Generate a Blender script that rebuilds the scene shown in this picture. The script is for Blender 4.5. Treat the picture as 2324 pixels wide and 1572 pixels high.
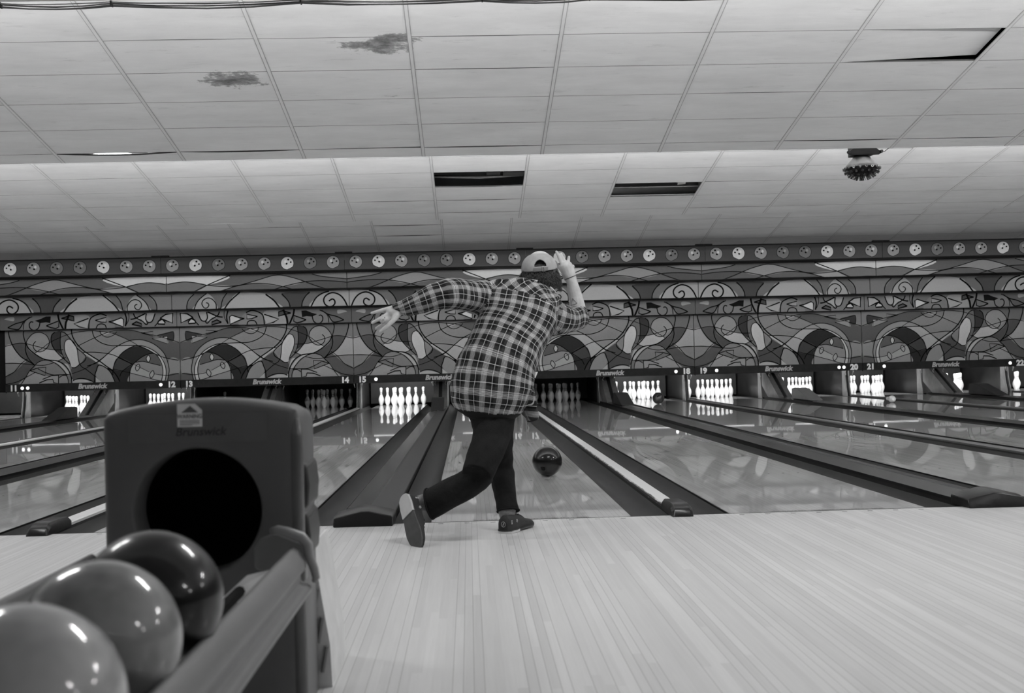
import bpy, bmesh, math, random
import numpy as np
from mathutils import Vector, Matrix, noise
random.seed(7)
PI = math.pi
for o in list(bpy.data.objects):
    bpy.data.objects.remove(o)
scene = bpy.context.scene
COL = scene.collection

# ------------------------------------------------------------------ camera, world, lights, exposure
cam_d = bpy.data.cameras.new('camera')
cam_d.sensor_width = 36.0
cam_d.lens = 2649.1 / 2324 * 36.0
cam_d.clip_start = 0.05
cam_d.clip_end = 200
cam = bpy.data.objects.new('camera', cam_d)
COL.objects.link(cam)
YAW, PITCH, ROLL = 0.03748, 0.01484, -0.02518
fw = Vector((math.sin(YAW) * math.cos(PITCH), math.cos(YAW) * math.cos(PITCH), math.sin(PITCH)))
rt = Vector((math.cos(YAW), -math.sin(YAW), 0))
up = rt.cross(fw)
r2 = rt * math.cos(ROLL) + up * math.sin(ROLL)
u2 = -rt * math.sin(ROLL) + up * math.cos(ROLL)
M = Matrix((r2, u2, -fw)).transposed().to_4x4()
M.translation = Vector((-1.10131, -6.15196, 0.82144))
cam.matrix_world = M
cam_d.dof.use_dof = True
cam_d.dof.focus_distance = 9.0
cam_d.dof.aperture_fstop = 5.0
scene.camera = cam

scene.view_settings.view_transform = 'Standard'
scene.view_settings.look = 'None'
scene.view_settings.gamma = 1.0
scene.view_settings.use_curve_mapping = False
scene.view_settings.exposure = 0.0

world = bpy.data.worlds.new('world')
scene.world = world
world.use_nodes = True
world.node_tree.nodes['Background'].inputs[0].default_value = (1, 1, 1, 1)
world.node_tree.nodes['Background'].inputs[1].default_value = 0.02

def area(name, loc, direction, sx, sy, power, spread=PI):
    l = bpy.data.lights.new(name, 'AREA')
    l.shape = 'RECTANGLE'
    l.size = sx
    l.size_y = sy
    l.energy = power
    l.spread = spread
    o = bpy.data.objects.new(name, l)
    COL.objects.link(o)
    o.location = loc
    d = Vector(direction).normalized()
    z = -d
    x = Vector((1, 0, 0))
    if abs(d.x) > 0.9:
        x = Vector((0, 1, 0))
    y = z.cross(x).normalized()
    x = y.cross(z)
    o.rotation_euler = Matrix((x, y, z)).transposed().to_euler()
    return o

# long fluorescent runs hidden in the coves behind each ceiling step
COVES = [(-10.1, 3.11), (-4.8, 3.11), (0.42, 3.12), (5.64, 3.15), (10.92, 3.15)]
COVE_POWER = [60, 90, 1060, 1600, 410]
for (cy, cz), pw in zip(COVES, COVE_POWER):
    area('cove_light', (0, cy, cz), (0, 0.75, 0.66), 26.0, 0.12, pw)
# ceiling fixtures over the approach and the seating area, above the frame
for lx, ly, pw in ((-8.2, -1.3, 50), (-4.1, -1.3, 50), (0.05, -1.7, 58), (4.2, -1.2, 78), (8.3, -1.2, 78), (4.2, -6.0, 45), (8.3, -6.0, 45)):
    area('ceiling_lamp', (lx, ly, 3.05), (0, 0.0, -1), 1.2, 0.14, pw)

P = 3.33358       # pitch of a lane pair
LA, LB, LW = 0.26293, 0.34976, 1.0541

def lane_x(n):
    if n % 2 == 1:
        k = (n - 17) // 2
        return k * P + LA, k * P + LA + LW
    k = (n - 18) // 2
    return k * P + P - LA - LW, k * P + P - LA

# ------ traced artwork (metres across one panel pair, height) and body landmarks (metres)
ART5=([
(112,[(1.286,1.698),(3.333,1.659),(3.316,1.119),(1.467,1.164),(1.296,1.433)],0),
(135,[(0.015,1.398),(0.144,1.43),(0.174,1.372),(0.25,1.246),(0.398,1.124),(0.307,1.064),(0.006,1.072)],0),
(110,[(0.005,1.067),(0.307,1.06),(0.215,0.947),(-0.002,0.812)],0),
(75,[(-0.001,0.82),(0.215,0.939),(0.451,1.136),(0.563,1.009),(0.463,0.915),(0.388,0.793),(0.207,0.665),(-0.006,0.662)],0),
(88,[(0.076,1.683),(0.364,1.676),(0.39,1.472),(0.318,1.456),(0.153,1.434)],0),
(72,[(0.158,1.434),(0.318,1.456),(0.398,1.446),(0.394,1.313),(0.426,1.171),(0.494,1.073),(0.363,1.138),(0.25,1.246),(0.174,1.372)],0),
(88,[(0.369,1.676),(1.062,1.659),(0.937,1.336),(0.758,1.305),(0.46,1.435),(0.39,1.472)],0),
(72,[(0.406,1.428),(0.456,1.312),(0.569,1.23),(0.727,1.138),(0.627,1.078),(0.564,1.027),(0.486,1.099),(0.418,1.198),(0.395,1.331)],0),
(112,[(0.424,1.436),(0.671,1.368),(0.812,1.33),(0.579,1.256),(0.458,1.365)],0),
(120,[(0.639,1.656),(0.768,1.631),(0.844,1.497),(0.824,1.409),(0.759,1.322),(0.669,1.28),(0.572,1.309),(0.459,1.418),(0.421,1.472),(0.463,1.55),(0.545,1.628)],0),
(152,[(0.579,1.247),(0.786,1.322),(0.945,1.3),(1.014,1.219),(1.083,1.138),(1.011,1.109),(0.842,1.122),(0.727,1.146)],0),
(48,[(0.991,1.661),(1.067,1.659),(1.06,1.439),(1.085,1.226),(1.006,1.263),(0.929,1.345),(0.887,1.46),(0.89,1.566),(0.928,1.627)],0),
(92,[(1.071,1.659),(1.15,1.622),(1.236,1.523),(1.164,1.471),(1.134,1.366),(1.157,1.242),(1.215,1.081),(1.137,1.154),(1.078,1.261),(1.06,1.439)],0),
(108,[(1.373,1.307),(1.469,1.234),(1.529,1.171),(1.482,1.084),(1.409,1.024),(1.379,1.21)],0),
(68,[(1.255,0.939),(1.418,1.023),(1.538,1.162),(1.615,1.125),(1.766,1.024),(1.717,0.857),(1.705,0.778),(1.701,0.637),(1.274,0.647),(1.27,0.824)],0),
(115,[(1.289,1.292),(1.947,1.205),(1.792,1.085),(1.617,1.195)],0),
(152,[(1.487,1.238),(1.558,1.239),(1.645,1.177),(1.794,1.076),(1.943,0.958),(1.933,0.936),(1.749,1.042),(1.615,1.151)],0),
(150,[(1.293,0.704),(1.365,0.729),(1.472,0.731),(1.587,0.701),(1.684,0.641),(1.291,0.638)],0),
(108,[(0.573,1.027),(0.664,1.095),(0.78,1.119),(0.93,1.071),(1.06,0.97),(1.137,0.854),(1.1,0.811),(0.95,0.832),(0.747,0.899),(0.624,0.964)],0),
(132,[(0.287,0.65),(0.388,0.793),(0.463,0.915),(0.622,0.867),(0.789,0.81),(1.011,0.795),(1.006,0.641)],0),
(118,[(1.024,0.645),(1.023,0.76),(1.091,0.811),(1.162,0.791),(1.195,0.711),(1.198,0.64)],0),
(150,[(0.86,1.112),(0.975,1.087),(1.089,1.023),(1.192,0.905),(1.216,0.825),(1.181,0.835),(1.104,0.934),(1.0,1.043)],0),
(145,[(1.125,1.035),(1.187,1.029),(1.229,0.94),(1.235,0.86),(1.193,0.941)],0),
(200,[(1.258,0.732),(1.278,0.731),(1.28,0.643),(1.258,0.643)],0),
(160,[(1.218,1.505),(1.154,1.463),(1.138,1.366),(1.157,1.242),(1.224,1.09),(1.248,1.001),(1.283,0.965),(1.336,0.968),(1.409,1.024),(1.386,1.148),(1.372,1.29),(1.331,1.406),(1.28,1.478)],0),
(75,[(2.057,1.601),(2.165,1.647),(2.389,1.659),(2.611,1.605),(2.877,1.519),(3.322,1.398),(3.312,1.057),(3.089,1.098),(3.021,1.214),(2.872,1.351),(2.696,1.435),(2.518,1.47),(2.392,1.46)],0),
(118,[(3.133,1.088),(3.312,1.052),(3.304,0.8),(3.097,0.761)],0),
(80,[(3.097,0.77),(3.304,0.8),(3.299,0.632),(3.075,0.62)],0),
(118,[(2.202,1.376),(2.383,1.451),(2.571,1.464),(2.74,1.425),(2.899,1.332),(3.02,1.197),(3.086,0.991),(2.939,1.172),(2.808,1.282),(2.648,1.343),(2.425,1.362)],0),
(142,[(2.148,1.342),(2.246,1.361),(2.514,1.346),(2.38,1.327),(2.279,1.259),(2.169,1.155),(2.095,1.06),(2.045,0.902),(1.809,1.076),(1.947,1.205),(2.048,1.291)],0),
(38,[(2.055,0.919),(2.095,1.06),(2.169,1.155),(2.297,1.267),(2.424,1.326),(2.559,1.332),(2.691,1.284),(2.814,1.202),(2.687,1.134),(2.577,1.048),(2.485,0.962),(2.411,0.875),(2.382,0.787),(2.359,0.638),(2.1,0.644),(2.051,0.796)],0),
(62,[(2.141,1.13),(2.415,1.008),(2.233,0.888),(2.059,0.919)],0),
(118,[(2.374,0.832),(2.414,0.964),(2.487,1.033),(2.598,1.136),(2.715,1.186),(2.814,1.193),(2.902,1.129),(2.978,0.994),(3.001,0.86),(2.988,0.728),(2.958,0.618),(2.359,0.633)],0),
(78,[(2.487,1.033),(2.622,1.047),(2.773,1.017),(2.959,0.959),(2.902,1.129),(2.814,1.193),(2.715,1.186),(2.598,1.136)],0),
(140,[(2.383,0.84),(2.45,0.989),(2.529,0.943),(2.741,0.84),(2.99,0.772),(2.978,0.675),(2.764,0.725)],0),
(165,[(2.902,1.146),(2.991,1.126),(3.058,0.948),(3.063,0.815),(3.03,0.625),(2.967,0.627),(3.0,0.816),(2.987,0.985)],0),
(122,[(3.0,1.113),(3.062,1.103),(3.111,0.946),(3.116,0.813),(3.075,0.624),(3.039,0.625),(3.067,0.815),(3.049,0.966)],0),
(158,[(2.612,1.331),(2.737,1.301),(2.869,1.227),(2.93,1.172),(2.815,1.21),(2.709,1.275)],0),
(118,[(1.742,0.892),(1.789,0.979),(1.904,0.95),(1.999,0.841),(2.064,0.632),(1.859,0.637),(1.721,0.804)],0),
(152,[(1.72,0.764),(1.859,0.637),(1.716,0.636)],0),
(50,[(1.939,0.931),(2.045,0.884),(2.104,0.777),(2.172,0.638),(2.1,0.64),(2.034,0.814)],0),
(105,[(2.649,1.666),(3.33,1.65),(3.322,1.402),(2.922,1.518)],0),
(50,[(2.905,1.545),(3.059,1.586),(3.221,1.608),(3.215,1.431),(3.099,1.452),(3.021,1.516)],0),
(152,[(3.021,1.511),(3.097,1.518),(3.096,1.478)],0),
(118,[(2.814,1.481),(2.967,1.513),(3.091,1.461),(3.093,1.385)],0),
(140,[(1.834,1.632),(2.021,1.615),(1.886,1.574)],0),
(158,[(2.728,1.155),(2.757,1.097),(2.724,1.04),(2.695,1.098)],0),
(140,[(2.531,0.992),(2.556,0.934),(2.509,0.873),(2.484,0.935)],0),
(140,[(2.8,0.857),(2.825,0.794),(2.778,0.733),(2.753,0.796)],0),
],[
(0.0105,[(0.076,1.683),(0.099,1.559),(0.174,1.372),(0.311,1.192),(0.485,1.082),(0.564,1.027)],0),
(0.0096,[(0.369,1.685),(0.358,1.614),(0.398,1.437),(0.394,1.313),(0.452,1.153),(0.572,1.018)],0),
(0.0088,[(0.594,1.485),(0.549,1.433),(0.547,1.363),(0.598,1.3),(0.669,1.28),(0.759,1.313),(0.832,1.4),(0.848,1.488),(0.802,1.586),(0.723,1.641),(0.635,1.656),(0.536,1.628),(0.445,1.533),(0.407,1.454)],0),
(0.0114,[(0.407,1.454),(0.457,1.347),(0.579,1.238),(0.727,1.146),(0.842,1.117),(1.002,1.096),(1.133,1.013),(1.218,0.887),(1.259,0.745),(1.265,0.648)],0),
(0.0070,[(0.015,1.402),(0.14,1.43),(0.274,1.457),(0.398,1.446),(0.539,1.407),(0.715,1.359),(0.892,1.315),(1.114,1.309)],0),
(0.0061,[(0.579,1.265),(0.724,1.358),(0.851,1.452),(1.032,1.536),(1.212,1.603),(1.391,1.643),(1.63,1.664),(1.837,1.641),(2.042,1.61),(2.368,1.46),(2.544,1.35)],0),
(0.0096,[(0.964,1.653),(0.9,1.601),(0.883,1.478),(0.929,1.345),(1.023,1.227),(1.127,1.128),(1.223,1.037)],0),
(0.0079,[(1.071,1.65),(1.056,1.439),(1.078,1.261),(1.136,1.119)],0),
(0.0096,[(1.071,1.659),(1.15,1.631),(1.237,1.532),(1.339,1.388),(1.382,1.325),(1.487,1.234),(1.538,1.162),(1.509,1.083),(1.418,1.023),(1.336,0.964),(1.265,0.965)],0),
(0.0079,[(1.218,1.514),(1.155,1.472),(1.132,1.366),(1.153,1.242),(1.22,1.09),(1.244,1.001)],0),
(0.0079,[(1.218,1.514),(1.289,1.477),(1.338,1.405),(1.378,1.29),(1.391,1.148),(1.414,1.024)],0),
(0.0123,[(1.277,1.707),(1.283,1.592),(1.35,1.449),(1.471,1.305),(1.617,1.195),(1.794,1.076),(1.943,0.958),(2.056,0.884)],0),
(0.0070,[(1.375,1.369),(1.625,1.487),(1.745,1.537),(1.926,1.612),(2.106,1.652),(2.374,1.659),(2.641,1.596),(2.996,1.507),(3.32,1.398)],0),
(0.0079,[(1.487,1.247),(1.648,1.25),(1.826,1.235),(2.003,1.204),(2.162,1.138),(2.426,0.999)],0),
(0.0088,[(1.666,1.663),(1.715,1.52),(1.846,1.42),(2.023,1.367),(2.202,1.363),(2.515,1.355),(2.648,1.339),(2.825,1.255),(2.956,1.136),(3.04,0.975),(3.063,0.815),(3.03,0.625)],0),
(0.0088,[(1.557,0.985),(1.755,1.051),(1.947,1.205),(2.121,1.342),(2.338,1.443),(2.563,1.469),(2.785,1.406),(2.96,1.278),(3.063,1.125),(3.119,0.902),(3.106,0.769),(3.075,0.624)],0),
(0.0088,[(2.042,0.796),(2.055,0.937),(2.113,1.077),(2.243,1.233),(2.424,1.335),(2.559,1.341),(2.718,1.275),(2.867,1.183),(3.044,1.107),(3.303,1.052)],0),
(0.0088,[(2.359,0.633),(2.369,0.832),(2.414,0.964),(2.506,1.059),(2.643,1.153),(2.805,1.197),(2.894,1.155),(2.978,0.994),(3.0,0.816),(2.958,0.627)],0),
(0.0079,[(2.487,1.033),(2.622,1.047),(2.773,1.008),(2.959,0.959)],0),
(0.0079,[(2.728,1.164),(2.766,1.097),(2.724,1.031),(2.686,1.099),(2.728,1.164)],0),
(0.0079,[(2.535,1.0),(2.563,0.933),(2.505,0.866),(2.477,0.935),(2.535,1.0)],0),
(0.0079,[(2.809,0.867),(2.832,0.794),(2.773,0.723),(2.747,0.796),(2.809,0.867)],0),
(0.0053,[(2.459,0.989),(2.741,0.84)],0),
(0.0070,[(2.829,0.803),(2.999,0.772),(3.124,0.769),(3.304,0.8)],0),
(0.0070,[(2.374,0.832),(2.675,0.745),(2.942,0.667),(3.3,0.658)],0),
(0.0070,[(2.142,1.138),(2.415,0.999)],0),
(0.0079,[(2.175,0.766),(2.232,0.871),(2.415,0.999)],0),
(0.0053,[(2.055,0.919),(2.374,0.832)],0),
(0.0105,[(1.69,0.641),(1.703,0.804),(1.733,0.892),(1.78,0.997),(1.904,0.95),(2.008,0.841),(2.091,0.64)],0),
(0.0105,[(1.939,0.931),(2.045,0.875),(2.139,0.749),(2.181,0.638)],0),
(0.0079,[(1.423,1.023),(1.461,0.969),(1.549,0.914),(1.679,0.805),(1.723,0.769)],0),
(0.0061,[(1.261,0.842),(1.496,0.924),(1.695,1.034),(1.776,1.077),(1.95,1.205)],0),
(0.0088,[(1.284,0.709),(1.383,0.746),(1.508,0.743),(1.632,0.7),(1.719,0.636)],0),
(0.0079,[(0.572,1.018),(0.627,1.078),(0.753,1.119),(0.886,1.09),(1.017,1.007),(1.129,0.881),(1.188,0.747),(1.198,0.64)],0),
(0.0070,[(1.002,1.096),(1.155,1.162)],0),
(0.0070,[(0.59,1.026),(0.75,1.022),(0.921,1.062)],0),
(0.0070,[(0.006,1.076),(0.307,1.064),(0.564,1.027)],0),
(0.0070,[(-0.002,0.812),(0.17,0.904),(0.307,1.06),(0.434,1.154)],0),
(0.0070,[(-0.005,0.671),(0.209,0.709),(0.388,0.793),(0.569,0.886)],0),
(0.0079,[(0.287,0.65),(0.388,0.793),(0.463,0.915),(0.564,1.018)],0),
(0.0088,[(0.472,0.923),(0.624,0.972),(0.776,0.982),(0.758,0.819),(0.472,0.923)],1),
(0.0079,[(0.624,0.955),(0.747,0.89),(0.887,0.834),(1.012,0.83),(1.235,0.834)],0),
(0.0096,[(0.707,0.75),(0.878,0.816),(1.012,0.822),(1.007,0.645)],1),
(0.0114,[(0.643,0.681),(0.787,0.739),(0.903,0.745),(0.919,0.683),(1.007,0.654)],1),
(0.0079,[(1.019,0.768),(1.092,0.815),(1.171,0.809)],0),
(0.0070,[(2.602,1.596),(2.827,1.622),(2.82,1.534),(2.602,1.596)],1),
(0.0061,[(2.905,1.541),(3.221,1.608),(3.211,1.427)],1),
(0.0061,[(2.805,1.481),(3.021,1.511),(3.101,1.514),(3.093,1.377),(2.805,1.481)],1),
(0.0070,[(1.817,1.659),(1.833,1.597),(1.921,1.537),(2.01,1.54),(2.092,1.582),(2.138,1.634)],0),
])
ART2=([
(102,[(0.824,2.448),(1.189,2.576),(1.334,2.58),(1.43,2.57),(1.681,2.484),(2.132,2.393),(1.68,2.434),(1.176,2.372)],0),
(150,[(2.183,2.58),(3.312,2.601),(3.307,2.464),(3.044,2.494),(2.587,2.427)],0),
(108,[(2.132,2.393),(2.587,2.414),(2.847,2.287),(2.429,2.287)],0),
(80,[(2.596,2.423),(2.816,2.476),(3.044,2.494),(3.307,2.457),(3.302,2.276),(2.856,2.295)],0),
(62,[(0.0,2.42),(0.246,2.45),(0.571,2.461),(0.788,2.443),(0.357,2.29),(-0.004,2.287)],0),
(90,[(-0.002,2.602),(0.647,2.588),(0.32,2.524),(0.002,2.484)],0),
(155,[(3.02,2.292),(3.13,2.307),(3.303,2.305),(3.302,2.272)],0),
],[
(0.0085,[(-0.005,2.484),(0.176,2.505),(0.465,2.542),(0.647,2.588)],0),
(0.0085,[(0.0,2.42),(0.246,2.45),(0.571,2.461),(0.824,2.441),(1.147,2.376),(1.399,2.299)],0),
(0.0085,[(0.357,2.293),(0.605,2.381),(0.898,2.496),(1.189,2.576),(1.334,2.58),(1.43,2.561),(1.771,2.464),(2.042,2.404),(2.268,2.394),(2.569,2.419),(2.816,2.476),(3.044,2.494),(3.307,2.457)],0),
(0.0085,[(0.95,2.291),(1.183,2.364),(1.438,2.42),(1.725,2.438),(2.041,2.395),(2.311,2.317),(2.447,2.278)],0),
(0.0107,[(2.156,2.599),(2.587,2.423),(2.856,2.291)],0),
(0.0089,[(2.856,2.295),(3.13,2.315),(3.303,2.311)],0),
])
ART3=([
(122,[(-0.012,2.284),(0.391,2.282),(0.608,2.182),(0.731,1.975),(-0.02,1.986)],0),
(55,[(0.751,2.281),(1.265,2.27),(1.15,2.112),(1.109,1.967),(0.9,1.972),(0.885,2.089),(0.829,2.192)],0),
(124,[(1.3,1.962),(1.415,2.128),(1.559,2.259),(2.062,2.304),(2.277,2.098),(2.361,1.968)],0),
(120,[(2.504,1.965),(2.508,2.111),(2.586,2.237),(2.698,2.289),(2.877,2.102),(2.929,1.969)],0),
(92,[(2.938,2.284),(3.052,2.08),(3.054,1.966),(3.299,1.96),(3.308,2.276)],0),
],[
(0.0159,[(0.035,1.984),(0.093,2.114),(0.184,2.214),(0.317,2.255),(0.433,2.208),(0.482,2.127),(0.458,2.04),(0.383,1.991),(0.31,2.007),(0.271,2.059),(0.284,2.117),(0.328,2.134),(0.386,2.096)],0),
(0.0144,[(0.377,2.286),(0.5,2.25),(0.608,2.182),(0.679,2.086),(0.731,1.975)],0),
(0.0115,[(0.743,2.281),(0.829,2.192),(0.885,2.089),(0.902,1.972)],0),
(0.0115,[(1.108,1.967),(1.15,2.112),(1.268,2.255)],0),
(0.0173,[(1.297,1.962),(1.415,2.128),(1.574,2.255)],0),
(0.0144,[(2.052,2.304),(2.187,2.191),(2.277,2.098),(2.361,1.977)],0),
(0.0099,[(2.297,2.294),(2.381,2.169),(2.426,1.976)],0),
(0.0108,[(2.504,1.974),(2.508,2.093),(2.575,2.182),(2.659,2.208),(2.741,2.17),(2.771,2.096),(2.727,2.024),(2.672,2.025),(2.641,2.071),(2.656,2.107),(2.693,2.12)],0),
(0.0108,[(2.68,2.294),(2.806,2.196),(2.877,2.102),(2.926,1.969)],0),
(0.0108,[(2.911,2.289),(3.009,2.191),(3.052,2.08),(3.051,1.966)],0),
])
ART4=([
(75,[(-0.003,1.983),(0.607,1.969),(0.378,1.782),(0.345,1.664),(-0.012,1.673)],0),
(95,[(0.454,1.832),(0.516,1.904),(0.606,1.939),(1.054,1.958),(1.196,1.689),(0.435,1.677)],0),
(118,[(1.232,1.673),(1.268,1.887),(1.315,1.945),(1.666,1.944),(1.658,1.663)],0),
(130,[(1.393,1.795),(1.514,1.837),(1.668,1.892),(1.642,1.736),(1.576,1.729)],0),
(98,[(1.668,1.676),(1.682,1.837),(1.74,1.919),(1.892,1.972),(2.012,1.932),(2.103,1.846),(2.136,1.678)],0),
(95,[(2.407,1.978),(3.307,1.967),(3.298,1.66),(2.37,1.673)],0),
(15,[(0.656,1.871),(0.754,1.899),(0.867,1.948),(0.957,1.946),(0.946,1.82),(0.864,1.837),(0.752,1.825)],1),
(92,[(0.884,1.77),(1.096,1.854),(1.107,1.742),(1.047,1.714),(0.958,1.731)],0),
(62,[(1.202,1.903),(1.315,1.952),(1.389,1.936),(1.394,1.847),(1.313,1.871)],0),
(120,[(0.084,1.911),(0.159,1.942),(0.263,1.943),(0.258,1.873),(0.158,1.89)],0),
(118,[(1.804,1.853),(2.002,1.899),(1.999,1.811),(1.906,1.814)],0),
(158,[(2.14,1.827),(2.273,1.875),(2.323,1.85),(2.315,1.73),(2.176,1.77)],0),
(135,[(2.572,1.854),(2.743,1.952),(2.753,1.794),(2.692,1.781),(2.665,1.852)],0),
(130,[(2.762,1.961),(2.75,1.85),(2.795,1.793),(2.871,1.819),(2.922,1.957)],0),
(135,[(3.032,1.862),(3.128,1.934),(3.26,1.949),(3.25,1.764),(3.115,1.823)],0),
(150,[(2.983,1.807),(3.059,1.842),(3.114,1.785),(3.103,1.749),(2.982,1.756)],0),
(70,[(2.494,1.758),(2.57,1.798),(2.662,1.75),(2.671,1.717)],0),
],[
(0.0117,[(0.146,1.75),(0.29,1.821),(0.44,1.862),(0.569,1.94)],0),
(0.0117,[(0.146,1.75),(0.265,1.718),(0.362,1.723),(0.447,1.862)],0),
(0.0088,[(0.436,1.706),(0.454,1.832),(0.516,1.904),(0.606,1.947)],0),
(0.0117,[(0.626,1.843),(0.581,1.851),(0.55,1.8),(0.57,1.725),(0.644,1.687),(0.719,1.729),(0.744,1.795),(0.753,1.862)],0),
(0.0132,[(0.87,1.77),(1.096,1.854),(1.107,1.742),(1.047,1.714),(0.958,1.731),(0.87,1.77)],1),
(0.0191,[(1.092,1.98),(1.118,1.853),(1.202,1.666)],0),
(0.0220,[(1.224,1.651),(1.236,1.799),(1.268,1.887),(1.301,1.975)],0),
(0.0132,[(1.157,1.904),(1.315,1.952),(1.389,1.936),(1.394,1.847),(1.313,1.871),(1.157,1.904)],1),
(0.0132,[(1.668,1.892),(1.514,1.837),(1.393,1.795),(1.496,1.733),(1.643,1.678)],1),
(0.0128,[(1.668,1.671),(1.682,1.837),(1.74,1.919),(1.892,1.972),(2.012,1.932)],0),
(0.0110,[(1.795,1.853),(2.002,1.904),(1.999,1.811),(1.906,1.814),(1.795,1.853)],1),
(0.0110,[(1.799,1.672),(1.839,1.76),(1.914,1.781),(1.979,1.756),(2.0,1.691)],0),
(0.0128,[(2.046,1.82),(2.14,1.836),(2.282,1.888),(2.328,1.859),(2.319,1.716),(2.139,1.79),(2.046,1.82)],1),
(0.0147,[(2.355,1.979),(2.384,1.858),(2.362,1.729)],0),
(0.0073,[(2.425,1.978),(2.427,1.857),(2.362,1.724)],0),
(0.0147,[(2.459,1.856),(2.554,1.873),(2.744,1.961)],0),
(0.0147,[(2.485,1.758),(2.57,1.807),(2.663,1.768),(2.671,1.712),(2.485,1.758)],1),
(0.0128,[(2.762,1.961),(2.75,1.85),(2.795,1.788),(2.871,1.814),(2.927,1.957)],0),
(0.0147,[(3.022,1.862),(3.128,1.934),(3.262,1.949),(3.251,1.764),(3.115,1.823),(3.022,1.862)],1),
(0.0165,[(2.983,1.807),(3.059,1.842),(3.114,1.785),(3.105,1.747),(2.982,1.754),(2.983,1.807)],1),
(0.0128,[(2.519,1.966),(2.554,1.891),(2.683,1.814),(2.756,1.747),(2.795,1.793)],0),
(0.0110,[(2.915,1.711),(2.983,1.788),(3.042,1.88)],0),
])
SH_TORSO=[([-1.165,-0.522,0.61],[-0.852,-0.533,0.581],0.14),([-1.185,-0.522,0.653],[-0.817,-0.535,0.636],0.15),([-1.191,-0.522,0.702],[-0.796,-0.537,0.692],0.15),([-1.178,-0.514,0.776],[-0.786,-0.528,0.756],0.145),([-1.151,-0.496,0.85],[-0.764,-0.51,0.825],0.14),([-1.107,-0.459,0.924],[-0.738,-0.472,0.883],0.135),([-1.084,-0.42,0.979],[-0.7,-0.434,0.932],0.135),([-1.047,-0.383,1.059],[-0.665,-0.396,0.991],0.135),([-1.031,-0.345,1.144],[-0.639,-0.358,1.057],0.125),([-1.003,-0.307,1.212],[-0.634,-0.319,1.11],0.105),([-0.909,-0.27,1.219],[-0.648,-0.279,1.148],0.072),([-0.827,-0.243,1.212],[-0.663,-0.249,1.168],0.045)]
SH_LEFT=[([-0.968,-0.338,1.231],[-1.016,-0.334,1.061],0.08),([-1.016,-0.367,1.236],[-1.046,-0.363,1.069],0.085),([-1.099,-0.454,1.238],[-1.111,-0.451,1.084],0.082),([-1.173,-0.531,1.239],[-1.17,-0.529,1.09],0.078),([-1.225,-0.579,1.23],[-1.212,-0.577,1.089],0.074),([-1.282,-0.586,1.208],[-1.266,-0.585,1.081],0.068),([-1.341,-0.594,1.179],[-1.329,-0.593,1.07],0.06),([-1.386,-0.592,1.151],[-1.377,-0.591,1.061],0.05),([-1.407,-0.591,1.137],[-1.398,-0.59,1.061],0.045)]
CUFF=[([-1.392,-0.591,1.138],[-1.386,-0.59,1.067],0.034),([-1.426,-0.59,1.129],[-1.409,-0.59,1.066],0.036),([-1.462,-0.588,1.119],[-1.44,-0.589,1.079],0.034)]
SH_RIGHT=[([-0.683,-0.328,1.154],[-0.692,-0.324,0.95],0.09),([-0.641,-0.289,1.12],[-0.653,-0.286,0.958],0.085),([-0.594,-0.21,1.105],[-0.607,-0.208,0.975],0.072),([-0.547,-0.142,1.112],[-0.55,-0.14,0.985],0.066),([-0.503,-0.103,1.092],[-0.519,-0.101,0.997],0.05)]
SH_FOREARM=[([-0.572,-0.091,1.122],[-0.492,-0.094,1.125],0.046),([-0.571,-0.091,1.088],[-0.481,-0.094,1.088],0.055),([-0.563,-0.091,1.046],[-0.483,-0.093,1.037],0.055),([-0.541,-0.091,1.002],[-0.509,-0.092,1.003],0.03)]
SH_TAIL=[([-0.852,-0.495,0.693],[-0.779,-0.498,0.691],0.04),([-0.844,-0.484,0.639],[-0.774,-0.487,0.633],0.03),([-0.836,-0.474,0.585],[-0.77,-0.476,0.59],0.022),([-0.824,-0.464,0.541],[-0.766,-0.466,0.55],0.016)]
JN_R=[([-1.138,-0.524,0.669],[-0.854,-0.534,0.662],0.125),([-1.125,-0.523,0.605],[-0.869,-0.533,0.599],0.13),([-1.103,-0.534,0.563],[-0.883,-0.542,0.553],0.12),([-1.087,-0.563,0.511],[-0.902,-0.57,0.496],0.1),([-1.097,-0.602,0.451],[-0.926,-0.608,0.436],0.09),([-1.119,-0.651,0.403],[-0.954,-0.656,0.378],0.085),([-1.139,-0.699,0.35],[-0.981,-0.705,0.329],0.08),([-1.145,-0.739,0.333],[-1.016,-0.743,0.277],0.075)]
JN_RS=[([-1.062,-0.682,0.379],[-0.999,-0.683,0.278],0.07),([-1.125,-0.679,0.339],[-1.033,-0.681,0.242],0.078),([-1.171,-0.667,0.315],[-1.087,-0.669,0.205],0.075),([-1.238,-0.644,0.281],[-1.167,-0.645,0.161],0.07),([-1.289,-0.632,0.257],[-1.24,-0.632,0.123],0.066),([-1.321,-0.621,0.242],[-1.285,-0.62,0.098],0.066)]
JN_L=[([-1.05,-0.496,0.613],[-0.871,-0.503,0.608],0.11),([-1.034,-0.426,0.556],[-0.883,-0.431,0.541],0.1),([-1.022,-0.375,0.477],[-0.887,-0.38,0.474],0.09),([-1.015,-0.314,0.385],[-0.891,-0.319,0.382],0.08),([-1.007,-0.293,0.302],[-0.888,-0.297,0.299],0.075),([-1.001,-0.322,0.221],[-0.883,-0.326,0.218],0.07),([-0.986,-0.352,0.147],[-0.877,-0.356,0.144],0.062),([-0.979,-0.371,0.09],[-0.868,-0.375,0.096],0.058)]
B_LARM=[([-0.949,-0.357,1.119],0.06),([-1.046,-0.374,1.169],0.055),([-1.217,-0.568,1.161],0.042),([-1.332,-0.593,1.126],0.036),([-1.427,-0.589,1.093],0.029),([-1.459,-0.588,1.081],0.032)]
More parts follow.
